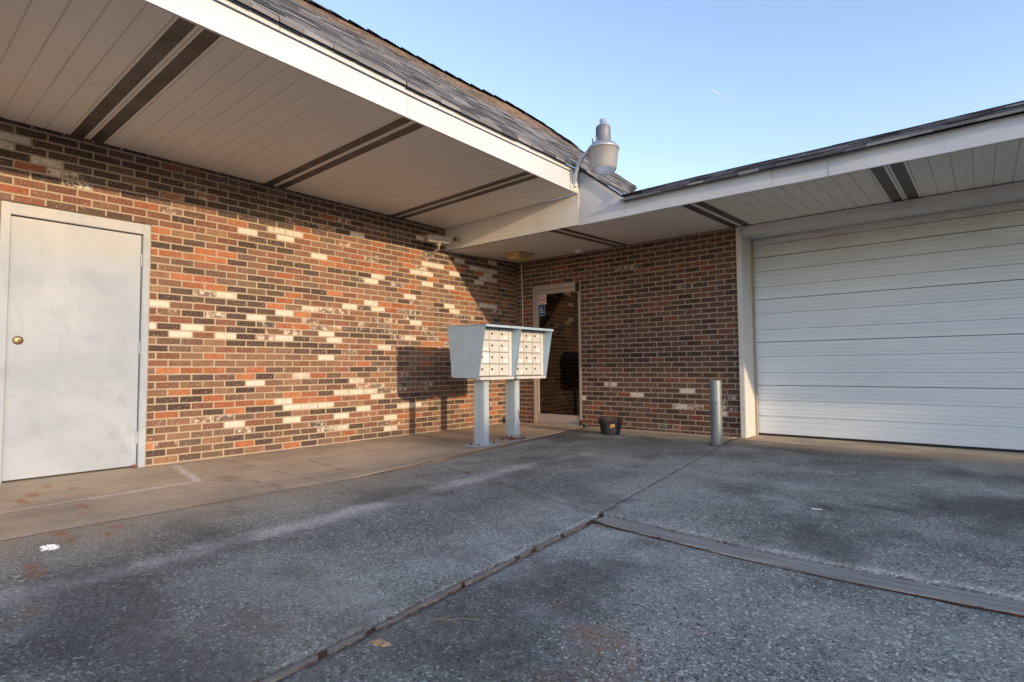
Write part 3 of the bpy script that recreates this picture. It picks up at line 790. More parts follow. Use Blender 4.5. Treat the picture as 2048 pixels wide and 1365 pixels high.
m = MB(); m.box(XL-.198, XL-.13, .742, 1.754, 0, 2.168); m.build('door_backing', M['black'], sdoor)

# ---- glass door -----------------------------------------------------------
gd = bpy.data.objects.new('glass_door', None); link(gd, building); gd.location = (.77, 0, 0)
x0, x1 = -5.420, -4.535; yf = YR-.004
m = MB()
m.bbox(x0, x0+.045, yf, yf+.11, 0, 2.124, .002); m.bbox(x1-.022, x1, yf, yf+.11, 0, 2.124, .002); m.bbox(x0+.045, x1-.022, yf+.001, yf+.11, 2.060, 2.124, .002)
m.build('door_frame', M['bronze'], gd)
m = MB(); lx0, lx1 = x0+.048, x1-.026; ly = yf+.012
m.bbox(lx0, lx0+.045, ly, ly+.045, .02, 2.054, .003); m.bbox(lx1-.018, lx1, ly, ly+.045, .02, 2.054, .003)
m.bbox(lx0+.045, lx1-.018, ly+.001, ly+.044, .02, .142, .003); m.bbox(lx0+.045, lx1-.018, ly+.001, ly+.044, 1.992, 2.054, .003)
m.build('door_leaf', M['bronze'], gd)
m = MB(); m.box(lx0+.043, lx1-.016, ly+.022, ly+.028, .140, 1.994); m.build('glass_pane', M['glass'], gd)
m = MB(); m.bbox(x1-.075, x1-.012, yf-.018, yf, 1.985, 2.118, .004); m.build('pivot_closer', M['rubber'], gd)
m = MB(); m.bbox(x1-.03, x1+.008, yf-.02, yf+.01, .004, .075, .004); m.build('pivot_closer', M['rubber'], gd)
m = MB(); m.tube([(lx0+.032, ly+.001, 2.022), (lx0+.032, ly-.004, 2.022)], .011, 14); m.build('lock_cylinder', M['lampshroud'], gd)
m = MB(); m.box(x0, x1, yf-.012, YR+.2, -.03, .018); m.build('threshold', M['bronze'], gd)
# hallway behind the glass
m = MB()
m.box(x0-.6, x0-.58, YR+.2, YR+2.0, -.02, 2.6); m.box(x1+.58, x1+.6, YR+.2, YR+2.0, -.02, 2.6); m.box(x0-.6, x1+.6, YR+2.0, YR+2.02, -.02, 2.6); m.box(x0-.6, x1+.6, YR+.2, YR+2.0, 2.58, 2.6)
m.build('hallway_wall', M['interior'], gd)
m = MB(); m.box(x0-.58, x1+.58, YR+.2, YR+2.0, -.02, 0.0); m.build('hallway_floor', M['interiorfloor'], gd)

# ---- garage door ----------------------------------------------------------
gg = bpy.data.objects.new('garage_door', None); link(gg, building); gg.location = (6.0, .38, 0)
GX0, GX1, GY = -2.20, 2.70, 7.36
m = MB()
m.bbox(-2.262, GX0, YR-.030, GY-.045, -.01, 2.548, .005); m.build('jamb', M['trim'], gg); m = MB(); m.bbox(GX1, 2.762, YR-.030, GY-.045, -.01, 2.548, .005)
m.build('jamb', M['trim'], gg)
m = MB(); m.bbox(GX0-.0, GX1, YR-.018, GY-.045, 2.447, 2.546, .005); m.bbox(GX0, GX1, YR-.028, YR-.017, 2.452, 2.475, .003); m.build('header_trim', M['trim'], gg)
m = MB(); m.box(GX0-.02, GX0+.022, GY-.044, GY-.012, 0, 2.52); m.box(GX1-.022, GX1+.02, GY-.044, GY-.012, 0, 2.52); m.box(GX0, GX1, GY-.044, GY-.012, 2.50, 2.56); m.build('door_stop', M['stop'], gg)
majors = {.235: 1, .429: 1, .767: 1, .964: 1, 1.297: 1, 1.497: 1, 1.830: 1, 2.029: 1, 2.362: 1}
joints = [.617, 1.150, 1.682, 2.213]
def section(za, zb):
    """profile (z, y offset) of one sectional panel"""
    pts = [(za, .020), (za+.004, .0)]
    feats = []
    for z in majors:
        if za < z < zb: feats.append((z, 'M'))
    feats.sort()
    gaps = [za] + [f[0] for f in feats] + [zb]
    allf = list(feats)
    for a, b in zip(gaps[:-1], gaps[1:]):
        n = 2
        for q in range(1, n+1): allf.append((a + .035 + (b-a-.035)*q/(n+1), 'm'))
        if a != za: allf.append((a-.043*-1, 's'))
    for z, t in sorted(allf):
        if z < za+.02 or z > zb-.02: continue
        if t == 'M': pts += [(z-.009, 0), (z-.008, .022), (z+.005, .024), (z+.012, .0)]
        elif t == 'm': pts += [(z-.005, 0), (z-.003, .0070), (z+.002, .0070), (z+.004, 0)]
        else: pts += [(z-.006, 0), (z-.002, .006), (z+.012, 0)]
    pts += [(zb-.004, 0), (zb, .020)]
    return pts
zs = [.022] + joints + [2.54]
for a, b in zip(zs[:-1], zs[1:]):
    pr = section(a+.0015, b-.0015); seg = 26
    m = MB(); vs = []
    for j in range(seg+1):
        x = GX0-.01 + (GX1-GX0+.02)*j/seg
        for z, dy in pr:
            bulge = .004*math.sin(x*1.3+a*5)*math.sin((z-a)/(b-a)*math.pi)
            vs.append((x, GY+dy-bulge, z))
    n = len(pr)
    m.add(vs, [(j*n+i, (j+1)*n+i, (j+1)*n+i+1, j*n+i+1) for j in range(seg) for i in range(n-1)])
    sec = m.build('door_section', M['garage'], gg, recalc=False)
    # screw heads
for xx in (-1.42, -.02, 1.38):
    for z in (.205, .40, .93, 1.26, 1.46, 1.99, 2.30):
        m = MB(); m.tube([(xx, GY+.002, z), (xx, GY-.003, z)], .005, 8); m.build('screw_head', M['galv'], gg)
m = MB(); m.box(GX0, GX1, GY-.006, GY+.03, .0, .024); m.build('bottom_seal', M['rubber'], gg)
m = MB(); m.box(GX0-.3, GX1+.3, GY+.03, GY+.05, -.02, 2.7); m.build('door_backing', M['black'], gg)

# ---- things fixed to the building -----------------------------------------
# floodlight (dusk-to-dawn barn light)
LX, LY = -3.12, 5.30
t = thing('floodlight', 'grey dusk-to-dawn lamp on a curved arm at the end of the white fascia', 'lamp', (xo(5.3), LY, 2.95))
m = MB(); m.bbox(xo(5.3)+.001, xo(5.3)+.009, 5.235, 5.378, 2.868, 3.088, .002); m.build('mounting_plate', M['trim'], t)
m = MB()
m.bbox(xo(5.3)+.008, xo(5.3)+.05, 5.262, 5.315, 2.90, 3.06, .008)
for zz in (2.905, 3.055):
    m.tube([(xo(5.3)+.005, 5.225, zz), (xo(5.3)+.02, 5.225, zz)], .013, 8); m.box(xo(5.3)+.009, xo(5.3)+.014, 5.215, 5.27, zz-.012, zz+.012)
m.build('bracket', M['trim'], t)
m = MB(); m.tube([(xo(5.3)+.035, 5.285, 2.93), (xo(5.3)+.038, 5.285, 3.04), (-3.455, 5.285, 3.12), (-3.415, 5.287, 3.185), (-3.365, 5.29, 3.235), (-3.30, 5.295, 3.275), (-3.25, 5.30, 3.305), (-3.19, 5.30, 3.325)], .0245, 14); m.build('arm', M['lamparm'], t)
m = MB(); m.lathe(LX, LY, [(.001, 3.503), (.075, 3.501), (.080, 3.490), (.082, 3.42), (.084, 3.345), (.087, 3.338), (.087, 3.318)], 36)
m.box(LX-.115, LX-.07, LY-.03, LY+.03, 3.30, 3.35); m.tube([(LX-.10, LY-.06, 3.375), (LX-.10, LY-.06, 3.30)], .007, 8); m.tube([(LX-.03, LY-.09, 3.36), (LX-.03, LY-.09, 3.32)], .007, 8); m.build('ballast_housing', M['lamphousing'], t)
m = MB(); m.lathe(LX, LY, [(.001, 3.580), (.035, 3.579), (.038, 3.570), (.039, 3.522), (.043, 3.516), (.043, 3.500)], 28); m.build('photocell', M['lampshroud'], t)
m = MB(); m.lathe(LX, LY, [(.085, 3.325), (.092, 3.324), (.128, 3.298), (.162, 3.266), (.171, 3.252), (.173, 3.240), (.168, 3.237)], 128, rfun=lambda a, z: 1 + (.030*(1 if math.cos(28*a) > 0 else 0) if 3.26 < z < 3.32 else 0)); m.build('shroud', M['lampshroud'], t)
m = MB(); m.lathe(LX, LY, [(.166, 3.238), (.163, 3.21), (.152, 3.12), (.139, 3.022), (.135, 3.012), (.131, 3.020), (.145, 3.12), (.156, 3.21), (.158, 3.236)], 56); m.build('refractor', M['refractor'], t)
m = MB(); m.lathe(LX, LY, [(.001, 3.25), (.028, 3.24), (.030, 3.14), (.02, 3.09), (.001, 3.08)], 20); m.build('bulb', M['domewhite'], t)

# bullet camera
t = thing('security_camera', 'beige bullet security camera on a wall arm above the lit bricks', 'camera', (XL, 5.06, 2.4))
ang = rad(4); Mc = Matrix.Translation((-5.47, 5.0, 2.555)) @ Matrix.Rotation(rad(-6), 4, 'Z') @ Matrix.Rotation(rad(2.5), 4, 'X')
m = MB(); m.bbox(-.048, .048, -.19, .16, -.048, .03, .008, M=Mc)
m.build('housing', M['camwhite'], t)
m = MB(); m.bbox(-.054, .054, -.20, .20, .026, .044, .006, M=Mc); m.box(-.054, -.049, -.19, .19, .0, .03, M=Mc); m.box(.049, .054, -.19, .19, .0, .03, M=Mc); m.build('sun_shield', M['camwhite'], t)
m = MB(); m.bbox(-.040, .040, .160, .166, -.040, .024, .002, M=Mc); m.build('front_glass', M['glassdark'], t)
m = MB(); m.bbox(-.046, .046, .158, .172, -.052, -.036, .003, M=Mc); m.build('front_bezel', M['camwhite'], t)
m = MB()
m.bbox(XL, XL+.012, 5.02, 5.085, 2.335, 2.445, .003)
m.tube([(XL+.01, 5.053, 2.375), (-5.62, 5.045, 2.40), (-5.50, 5.04, 2.435)], [.020, .018, .016], 10)
m.tube([(-5.50, 5.04, 2.43), (-5.485, 5.03, 2.45), (-5.475, 5.01, 2.507)], .014, 10)
m.bbox(-5.505, -5.445, 4.985, 5.035, 2.470, 2.51, .004)
m.build('arm', M['camwhite'], t)
# conduit elbow on the beam beside it
t = thing('junction_fitting', 'small white conduit fitting on the beam right of the security camera', 'fitting', (-5.42, YB, 2.62))
m = MB(); m.bbox(-5.56, -5.50, YB-.035, YB, 2.60, 2.665, .006); m.tube([(-5.50, YB-.018, 2.64), (-5.47, YB-.018, 2.64), (-5.455, YB-.018, 2.62), (-5.455, YB-.018, 2.57)], .008, 8); m.build('elbow', M['camwhite'], t)
m = MB(); m.box(-5.545, -5.515, YB-.038, YB-.034, 2.61, 2.655); m.build('cover', M['lockm'], t)

# ceiling lamp of yellowed plastic
t = thing('ceiling_light', 'yellowed square plastic ceiling light under the right soffit', 'lamp', (-5.15, 6.31, 2.53))
zc = 2.524
m = MB(); m.bbox(-5.288, -5.012, 6.145, 6.49, zc-.014, zc+.012, .004); m.build('flange', M['brassflange'], t)
m = MB()
a = [(-5.270, 6.165), (-5.030, 6.165), (-5.030, 6.470), (-5.270, 6.470)]
b = [(-5.255, 6.18), (-5.045, 6.18), (-5.045, 6.455), (-5.255, 6.455)]
c = [(-5.22, 6.215), (-5.08, 6.215), (-5.08, 6.42), (-5.22, 6.42)]
vs = [(x, y, zc-.014) for x, y in a] + [(x, y, zc-.078) for x, y in b] + [(x, y, zc-.098) for x, y in c]
m.add(vs, [(0,1,5,4),(1,2,6,5),(2,3,7,6),(3,0,4,7),(4,5,9,8),(5,6,10,9),(6,7,11,10),(7,4,8,11),(8,9,10,11)])
m.tube([(-5.15, 6.31, zc-.096), (-5.15, 6.31, zc-.108)], .010, 10)
m.build('diffuser', M['yellowplastic'], t)
# dome camera
t = thing('dome_camera', 'small white dome camera under the soffit by the glass door', 'camera', (-4.42, 6.78, 2.54))
m = MB(); m.lathe(-4.42, 6.78, [(.062, 2.55), (.062, 2.515), (.055, 2.495), (.046, 2.490), (.044, 2.492)], 30); m.build('base', M['domewhite'], t)
m = MB(); m.lathe(-4.42, 6.78, [(.042, 2.494), (.039, 2.475), (.028, 2.458), (.012, 2.450), (.001, 2.449)], 30); m.build('dome', M['glassdark'], t)
# conduit in the corner
t = thing('conduit', 'thin pale vertical conduit on the brick beside the inner corner', 'pipe', (-5.618, YR-.02, 1.3))
m = MB(); m.tube([(-5.628, YR-.02, 2.55), (-5.627, YR-.02, 2.45), (-5.615, YR-.018, 1.9), (-5.612, YR-.018, 1.28)], .0105, 10); m.build('pipe', M['conduit'], t)
for z in (1.98, 1.45):
    m = MB(); m.tube([(-5.616, YR-.018, z-.012), (-5.616, YR-.018, z+.012)], .0145, 10); m.box(-5.645, -5.585, YR-.006, YR+.0, z-.01, z+.01); m.build('strap', M['galv'], t)

# stickers on the glass door
ys = ly - .0006 + .022
def ring(mb, cx, cz, ro, ri, y, mi, n=40, a0=0, a1=2*math.pi):
    vs = []
    for k in range(n+1):
        a = a0 + (a1-a0)*k/n
        for r in (ro, ri): vs.append((cx+r*math.cos(a), y, cz+r*math.sin(a)))
    mb.add(vs, [(2*k, 2*k+1, 2*k+3, 2*k+2) for k in range(n)], mi)
def bar(mb, p, q, wd, y, mi):
    p = Vector((p[0], 0, p[1])); q = Vector((q[0], 0, q[1])); d = (q-p).normalized(); n_ = Vector((-d.z, 0, d.x))*wd/2
    mb.add([(v.x, y, v.z) for v in (p+n_, p-n_, q-n_, q+n_)], [(0, 1, 2, 3)], mi)
t = thing('no_smoking_sign', 'square sticker with red no-smoking symbol on the glass door', 'sign', (-5.25, ys, 1.915))
m = MB(); m.box(-5.326, -5.178, ys-.001, ys, 1.838, 1.990); m.build('backing', M['whiteink'], t)
m = MB(); cx_, cz_ = -5.252, 1.913
ring(m, cx_, cz_, .064, .052, ys-.0022, 0); bar(m, (cx_-.04, cz_+.04), (cx_+.04, cz_-.04), .012, ys-.0024, 0); m.build('red_symbol', M['redink'], t)
m = MB(); bar(m, (cx_-.042, cz_-.008), (cx_+.018, cz_-.008), .014, ys-.0016, 0); bar(m, (cx_+.023, cz_-.008), (cx_+.036, cz_-.008), .014, ys-.0016, 0)
for q in range(2):
    o_ = .014*q
    for i in range(6): bar(m, (cx_+.018+o_+.006*math.sin(i*1.1), cz_+.004+i*.006), (cx_+.018+o_+.006*math.sin((i+1)*1.1), cz_+.010+i*.006), .004, ys-.0016, 0)
m.build('cigarette_symbol', M['blackink'], t)
t = thing('accessibility_sign', 'blue wheelchair access sticker below the no-smoking sticker', 'sign', (-5.265, ys, 1.745))
m = MB(); m.box(-5.326, -5.206, ys-.001, ys, 1.662, 1.828); m.build('backing', M['blueink'], t)
m = MB(); cx_, cz_ = -5.276, 1.735; yy = ys-.002
ring(m, cx_, cz_, .030, .022, yy, 0, 30, rad(110), rad(390)-.15)
ring(m, cx_-.006, cz_+.062, .010, 0.0001, yy, 0, 16)
bar(m, (cx_-.006, cz_+.052), (cx_-.003, cz_+.006), .009, yy, 0); bar(m, (cx_-.003, cz_+.010), (cx_+.026, cz_+.010), .008, yy-.0003, 0)
bar(m, (cx_+.024, cz_+.012), (cx_+.040, cz_-.020), .008, yy, 0); bar(m, (cx_+.036, cz_-.022), (cx_+.050, cz_-.016), .007, yy-.0003, 0); bar(m, (cx_-.005, cz_+.032), (cx_+.018, cz_+.030), .006, yy-.0002, 0)
m.box(-5.2105, -5.206, yy-.0002, yy, 1.662, 1.828); m.box(-5.326, -5.2105, yy-.0002, yy, 1.662, 1.668)
m.build('wheelchair_symbol', M['whiteink'], t)

# ------------------------------------------------------------------ mailboxes
def mailbox(y0, y1, post, label, rusty, shift=0.0):
    """pedestal unit with twelve doors facing +x under a sheet-metal hood"""
    t = thing('cluster_mailbox', label, 'mailbox', (-4.30, (y0+y1)/2, 0), 'pedestal mailboxes outside the glass door')
    zt, zb = 1.322, .748
    xb_t, xb_b = -4.605, -4.535; xf_t, xf_b = -4.025, -4.125; xd = -4.165
    sh = .003
    m = MB()
    def side(y, yo):
        m.prism([(xb_t, zt), (xf_t, zt-.012), (xf_b, zb-.004), (xb_b, zb)], y, yo, 'y')
    # prism with axis y takes (x, z)
    side(y0, y0+sh); m.build('side_panel', M['mailgrey'], t)
    m = MB(); side(y1-sh, y1); m.build('side_panel', M['mailgrey'], t)
    m = MB()
    vs = [(xb_t-.012, y0-.006, zt+.002), (xf_t+.012, y0-.006, zt-.008), (xf_t+.012, y1+.006, zt-.008), (xb_t-.012, y1+.006, zt+.002)]
    vs += [(x, y, z+.006) for x, y, z in vs]
    m.add(vs, [(0, 1, 2, 3), (4, 5, 6, 7), (0, 1, 5, 4), (1, 2, 6, 5), (2, 3, 7, 6), (3, 0, 4, 7)])
    m.box(xf_t+.006, xf_t+.012, y0-.006, y1+.006, zt-.028, zt-.0085)
    m.build('hood', M['mailgrey'], t)
    m = MB(); m.box(xb_b-.02, xd-.02, y0+sh+.001, y1-sh-.001, zb+.012, zt-.02); m.build('cabinet', M['mailgrey'], t)
    # white drip moulding under the doors
    m = MB(); m.bbox(xd-.03, xf_b+.014, y0+.012, y1-.02, zb-.024, zb+.006, .003); m.build('sill', M['alum'], t)
    m = MB(); m.box(xb_b+.03, xd-.02, y0+.006, y1-.006, zb-.004, zb+.011); m.build('base_pan', M['galv'], t)
    # doors
    ya, yb_ = y0+.040, y1-.058; za, zc_ = zb+.018, zt-.030
    m = MB()
    m.box(xd-.019, xd-.004, y0+sh+.002, y1-sh-.002, zb+.012, zt-.022)
    m.build('door_frame', M['galv'], t)
    m = MB(); m.bbox(xd-.004, xd+.004, yb_+.002, y1-sh-.004, zb+.014, zt-.024, .001); m.build('side_strip', M['alum'], t)
    W = (yb_-ya)/3; H = (zc_-za)/4
    rr = random.Random(int(y0*100))
    for r in range(4):
        for c in range(3):
            p0, p1 = ya+c*W, ya+(c+1)*W; q0, q1 = za+r*H, za+(r+1)*H
            m = MB(); m.bbox(xd-.004, xd+.0035+rr.uniform(-.001, .001), p0+.0032, p1-.0032, q0+.0045, q1-.0045, .0015)
            d = m.build('compartment_door', M['alum'], t)
            cy = p0 + W*.27; czz = q0 + H*.56
            m = MB(); m.tube([(xd+.003, cy, czz), (xd+.009, cy, czz)], .0125, 14); m.tube([(xd+.009, cy, czz), (xd+.012, cy, czz)], .007, 10)
            m.build('lock', M['lockm'], d)
            if rr.random() < .62:
                m = MB(); s0 = p0+W*.48; m.box(xd+.0042, xd+.0048, s0, s0+W*.36, q0+H*.18, q0+H*.40)
                m.build('name_label', M['paper'], d)
            if not rusty and r == 1 and c == 0:
                m = MB(); m.box(xd+.0050, xd+.0056, p0+W*.42, p0+W*.93, q0+H*.08, q0+H*.94); m.build('paper_notice', M['paper'], d)
    m = MB(); m.box(xd+.003, xd+.008, ya+.04, ya+.078, zc_-.004, zc_+.010); m.build('catch', M['rubber'], t)
    # post and base plate
    px0, px1, py0, py1 = post
    m = MB()
    lip = .010
    # C-channel: open seam on the -y side
    m.bbox(px0, px1, py0+.004, py1, .008, zb-.004, .006)
    m.box(px0+.004, px0+(px1-px0)*.42, py0, py0+.006, .008, zb-.004)
    m.box(px0+(px1-px0)*.42+.004, px1-.004, py0, py0+.006, .008, zb-.004)
    p = m.build('post', M['rustpost'], t)
    me = p.data; bm = bmesh.new(); bm.from_mesh(me); bmesh.ops.subdivide_edges(bm, edges=[e for e in bm.edges if e.calc_length() > .2], cuts=22, use_grid_fill=True); bm.to_mesh(me); bm.free()
    A = me.attributes.new('ru', 'FLOAT', 'POINT')
    vals = []
    for v in me.vertices:
        x, y, z = v.co.x+(-4.30), v.co.y+(y0+y1)/2, v.co.z
        if rusty:
            q = max(0, 1-z/.10)*.85 + (max(0, 1-abs(z-.30)/.13)*.75 if y > py1-.03 and x > px1-.05 else 0)
        else: q = max(0, 1-z/.03)*.25
        vals.append(q)
    A.data.foreach_set('value', vals)
    m = MB()
    if rusty: m.bbox(px0-.03, px1+.02, py0-.10, py1+.11, .0, .010, .003)
    else: m.bbox(px0-.03, px1+.022, py0-.13, py1+.14, .0, .012, .003)
    bp = m.build('base_plate', M['rustpost'], t)
    A = bp.data.attributes.new('ru', 'FLOAT', 'POINT'); A.data.foreach_set('value', [(.55 if rusty and RNG.random() < .5 else .12) for _ in bp.data.vertices])
    for (bx, by) in ((px1-.01, py0-.08), (px1-.01, py1+.085), (px0+.02, py0-.07), (px0+.02, py1+.08)):
        m = MB(); m.tube([(bx, by, .008), (bx, by, .022)], .011, 6); m.tube([(bx, by, .022), (bx, by, .040)], .005, 8); m.build('anchor_bolt', M['rustline'], t)
    return t
mailbox(4.36, 4.955, (-4.365, -4.210, 4.530, 4.615), 'nearer grey pedestal mailbox unit with a sheet of paper on one door', False)
mailbox(4.968, 5.56, (-4.385, -4.235, 5.090, 5.180), 'farther grey pedestal mailbox unit with a rusted post foot', True)

# ------------------------------------------------------------------ flower pot, bollard
PX, PY = -3.665, 6.30
t = thing('flower_pot', 'black ribbed plastic flower pot with worn gold print by the brick wall', 'pot', (PX, PY, 0))
m = MB()
rf = lambda a, z: 1 + (.013*math.cos(44*a) if .02 < z < .165 else 0)
m.lathe(PX, PY, [(.001, .004), (.108, .004), (.112, .012), (.118, .03), (.128, .08), (.140, .13), (.147, .162), (.150, .168)], 176, rfun=rf)
m.lathe(PX, PY, [(.150, .168), (.152, .185), (.158, .205), (.164, .212), (.162, .216), (.150, .208), (.143, .17), (.138, .14)], 60)
m.build('pot_body', M['pot'], t)
m = MB(); m.lathe(PX, PY, [(.139, .142), (.10, .150), (.05, .143), (.001, .147)], 30); m.build('soil', M['soil'], t)
m = MB()
for i in range(4):
    a = rad(-60+i*6.0) + RNG.uniform(-.03, .03); zt_ = RNG.uniform(.138, .150); zb_ = RNG.uniform(.085, .12); wd = rad(RNG.uniform(2.0, 3.8))
    vs = []
    for aa in (a-wd, a, a+wd):
        for z_ in (zb_, zt_):
            r_ = .1185 + (z_-.03)*.215 + .0035
            vs.append((PX+r_*math.cos(aa), PY+r_*math.sin(aa), z_))
    m.add(vs, [(0, 2, 3, 1), (2, 4, 5, 3)])
m.build('gold_print', M['gold'], t)

BX, BY = -2.235, 6.085
t = thing('bollard', 'galvanised steel pipe bollard in front of the brick wall', 'bollard', (BX, BY, 0))
m = MB(); m.lathe(BX, BY, [(.0605, -.01), (.0605, .70), (.0595, .703), (.054, .703), (.054, .55)], 40); m.build('pipe', M['bollard'], t)
m = MB(); m.lathe(BX, BY, [(.055, .60), (.001, .601)], 24); m.build('fill', M['rubber'], t)
m = MB(); m.lathe(BX, BY, [(.060, .018), (.072, .016), (.088, .008), (.098, .0)], 30, rfun=lambda a, z: 1+.07*math.sin(3*a+1)+.04*math.sin(7*a)); m.build('footing', M['lot'], t)
ax_ = math.atan2(-BY, -BX)
m = MB(); m.tube([(BX+.0607*math.cos(ax_), BY+.0607*math.sin(ax_), .462), (BX+.0617*math.cos(ax_), BY+.0617*math.sin(ax_), .462)], .0075, 12); m.build('drill_hole', M['black'], t)

# ------------------------------------------------------------------ ground
def vnoise(x, y, seed=0):
    def h(ix, iy):
        n = (ix*374761393 + iy*668265263 + seed*1442695041) & 0xffffffff
        n = ((n ^ (n >> 13))*1274126177) & 0xffffffff
        return ((n ^ (n >> 16)) & 0xffff)/65535.0
    ix = np.floor(x).astype(np.int64); iy = np.floor(y).astype(np.int64)
    fx = x-ix; fy = y-iy; fx = fx*fx*(3-2*fx); fy = fy*fy*(3-2*fy)
    return (h(ix, iy)*(1-fx)+h(ix+1, iy)*fx)*(1-fy) + (h(ix, iy+1)*(1-fx)+h(ix+1, iy+1)*fx)*fy
def fbm(x, y, seed=0, o=5):
    s = 0; a = .5; n = 0
    for i in range(o):
        s = s + a*vnoise(x*2**i, y*2**i, seed+i*17); n += a; a *= .55
    return s/n
def seg_dist(x, y, pts):
    d = np.full(x.shape, 9.0)
    for (ax, ay), (bx, by) in zip(pts[:-1], pts[1:]):
        dx, dy = bx-ax, by-ay; t_ = np.clip(((x-ax)*dx+(y-ay)*dy)/(dx*dx+dy*dy), 0, 1)
        d = np.minimum(d, np.hypot(x-ax-t_*dx, y-ay-t_*dy))
    return d
DRIP_L = [(-2.80, -6), (-2.83, .4), (-2.86, 1.0), (-2.90, 1.7), (-3.0, 2.9), (-3.12, 4.0), (-3.05, 4.75)]
DRIP_R = [(-2.7, 4.98), (-2.08, 5.1), (-.83, 5.03), (.05, 4.95), (4, 4.9)]
CAULK = [(-4.57, -4), (-4.60, .64), (-4.67, 1.76)]; CAULK2 = [(-4.66, 1.78), (-5.0, 1.85), (-5.58, 1.95)]
ORANGE = [(-3.73, .76, .10, .04), (-3.56, .765, .07, .028), (-3.52, .92, .07, .03), (-3.66, .98, .06, .03), (-3.19, .56, .08, .035), (-3.07, .545, .08, .035), (-4.17, .96, .06, .025), (-5.12, 1.10, .08, .03), (-5.07, .87, .12, .05), (-4.9, .78, .12, .04), (-5.35, 1.0, .1, .03), (-4.4, 1.0, .1, .03)]
RUSTY = [(-1.01, 1.63, .10, .10), (-.90, 1.53, .12, .10), (-.73, 1.77, .06, .05), (-1.24, 1.66, .05, .04), (-2.62, .45, .10, .05), (-.7, 1.3, .3, .2)]
LIGHT = [(-1.15, 2.35, .45, .25, .5), (-1.28, 1.62, .22, .07, .6), (-2.5, 4.4, .6, .5, .5), (-.9, 4.35, .5, .25, .45), (-2.2, 1.3, .5, .3, .4), (-2.0, 2.0, .15, .3, .35), (-.3, 2.2, .6, .2, .35), (-1.9, 3.4, .3, .3, .35)]
BROWN = [(-.68, 3.80, .20, .14), (-.45, 4.0, .18, .1), (.3, 4.6, .4, .15)]
def stains(X, Y, tan=False):
    n1 = fbm(X*3, Y*3, 3); n2 = fbm(X*9, Y*9, 5); n3 = fbm(X*1.1, Y*1.1, 9)
    r = np.zeros_like(X); g = np.zeros_like(X); b = np.zeros_like(X)
    wx = X + (n1-.5)*.25; wy = Y + (n2-.5)*.12
    if not tan:
        d = seg_dist(X+(n2-.5)*.10, Y+(n1-.5)*.10, DRIP_L)
        r = np.clip(1.35-d/.085, 0, 1)*np.clip(.25+1.5*n1, 0, 1)*(.55+.75*n2) + np.clip(1-d/.22, 0, 1)*.25
        dr = seg_dist(X+(n2-.5)*.2, Y+(n1-.5)*.3, DRIP_R)
        r = np.maximum(r, np.clip(1-dr/.2, 0, 1)*np.clip((n2-.42)*3, 0, .6))
        # crumbled pale rim of the far slab above the plank
        d2 = Y-np.interp(X, [-1.742, -1.2, -.85, -.4, .08, 1.5, 7], [2.889, 2.829, 2.789, 2.784, 2.800, 2.815, 2.83]); rim = np.clip(1.2-np.abs(d2)/.055, 0, 1)*((X > -1.2) & (d2 > -.02))*np.clip((n1-.34)*4, 0, 1)*np.clip((X+1.5)/1.2, 0, 1)
        r = np.maximum(r, rim)
        r = np.maximum(r, np.clip((n3-.54)*4, 0, .5)*np.clip(n2*1.5, 0, 1))
        for cx, cy, a, c, q0 in LIGHT:
            q = np.hypot((X+(n1-.5)*.4-cx)/a, (Y+(n1-.5)*.3-cy)/c); r = np.maximum(r, np.clip(1.2-q, 0, 1)*q0*np.clip(n2*1.7, 0, 1))
        # dark run-off band just inside the drip line, and beyond it
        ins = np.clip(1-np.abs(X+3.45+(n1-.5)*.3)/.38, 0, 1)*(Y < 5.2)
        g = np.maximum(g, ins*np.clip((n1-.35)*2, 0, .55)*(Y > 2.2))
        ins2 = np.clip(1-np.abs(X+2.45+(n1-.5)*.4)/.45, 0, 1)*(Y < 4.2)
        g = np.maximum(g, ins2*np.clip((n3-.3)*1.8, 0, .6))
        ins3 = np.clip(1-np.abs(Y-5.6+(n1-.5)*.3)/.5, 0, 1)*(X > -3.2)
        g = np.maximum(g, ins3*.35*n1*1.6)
        g = np.maximum(g, np.clip((fbm(X*1.6+7, Y*1.6, 31)-.49)*4, 0, .7))
        for cx, cy, a, c in BROWN:
            q = np.hypot((wx-cx)/a, (wy-cy)/c); g = np.maximum(g, np.clip(1.3-q, 0, 1)*.8)
    else:
        d = np.minimum(seg_dist(X+(n2-.5)*.012, Y, CAULK)/.024, seg_dist(X, Y+(n2-.5)*.05, CAULK2)/.030)
        r = np.clip(1.25-d, 0, 1)
        g = np.clip((n3-.5)*2.2, 0, .4)
        # grime where the walkway meets the lot
        g = np.maximum(g, np.clip(1-np.abs(X+4.05+(n1-.5)*.2)/.25, 0, 1)*.35*(Y < 5))
        g = np.maximum(g, np.clip(1-np.hypot((wx+4.66)/.25, (wy-2.0)/.12), 0, 1)*.5)
        cr = seg_dist(X+(n2-.5)*.06, Y+(n1-.5)*.06, [(-4.66, 1.80), (-4.35, 2.05), (-4.0, 2.1), (-3.82, 2.0)])
        cr = np.minimum(cr, seg_dist(X+(n2-.5)*.05, Y, [(-4.05, 2.75), (-4.9, 2.85), (-5.0, 3.6)]))
        g = np.maximum(g, np.clip(1-cr/.014, 0, 1))
    for cx, cy, a, c in ORANGE:
        # the smears run along x
        q = np.hypot((wx-cx)/c/1.0, (wy-cy)/a/1.0) if False else np.hypot((X+(n2-.5)*.06-cx)/a, (Y+(n2-.5)*.04-cy)/c)
        b = np.maximum(b, np.clip(1.25-q, 0, 1))
    if not tan:
        for cx, cy, a, c in RUSTY:
            q = np.hypot((X+(n1-.5)*.35-cx)/a, (Y+(n2-.5)*.3-cy)/c); b = np.maximum(b, np.clip(1.2-q, 0, 1)*.6*np.clip(n2*1.6, 0, 1))
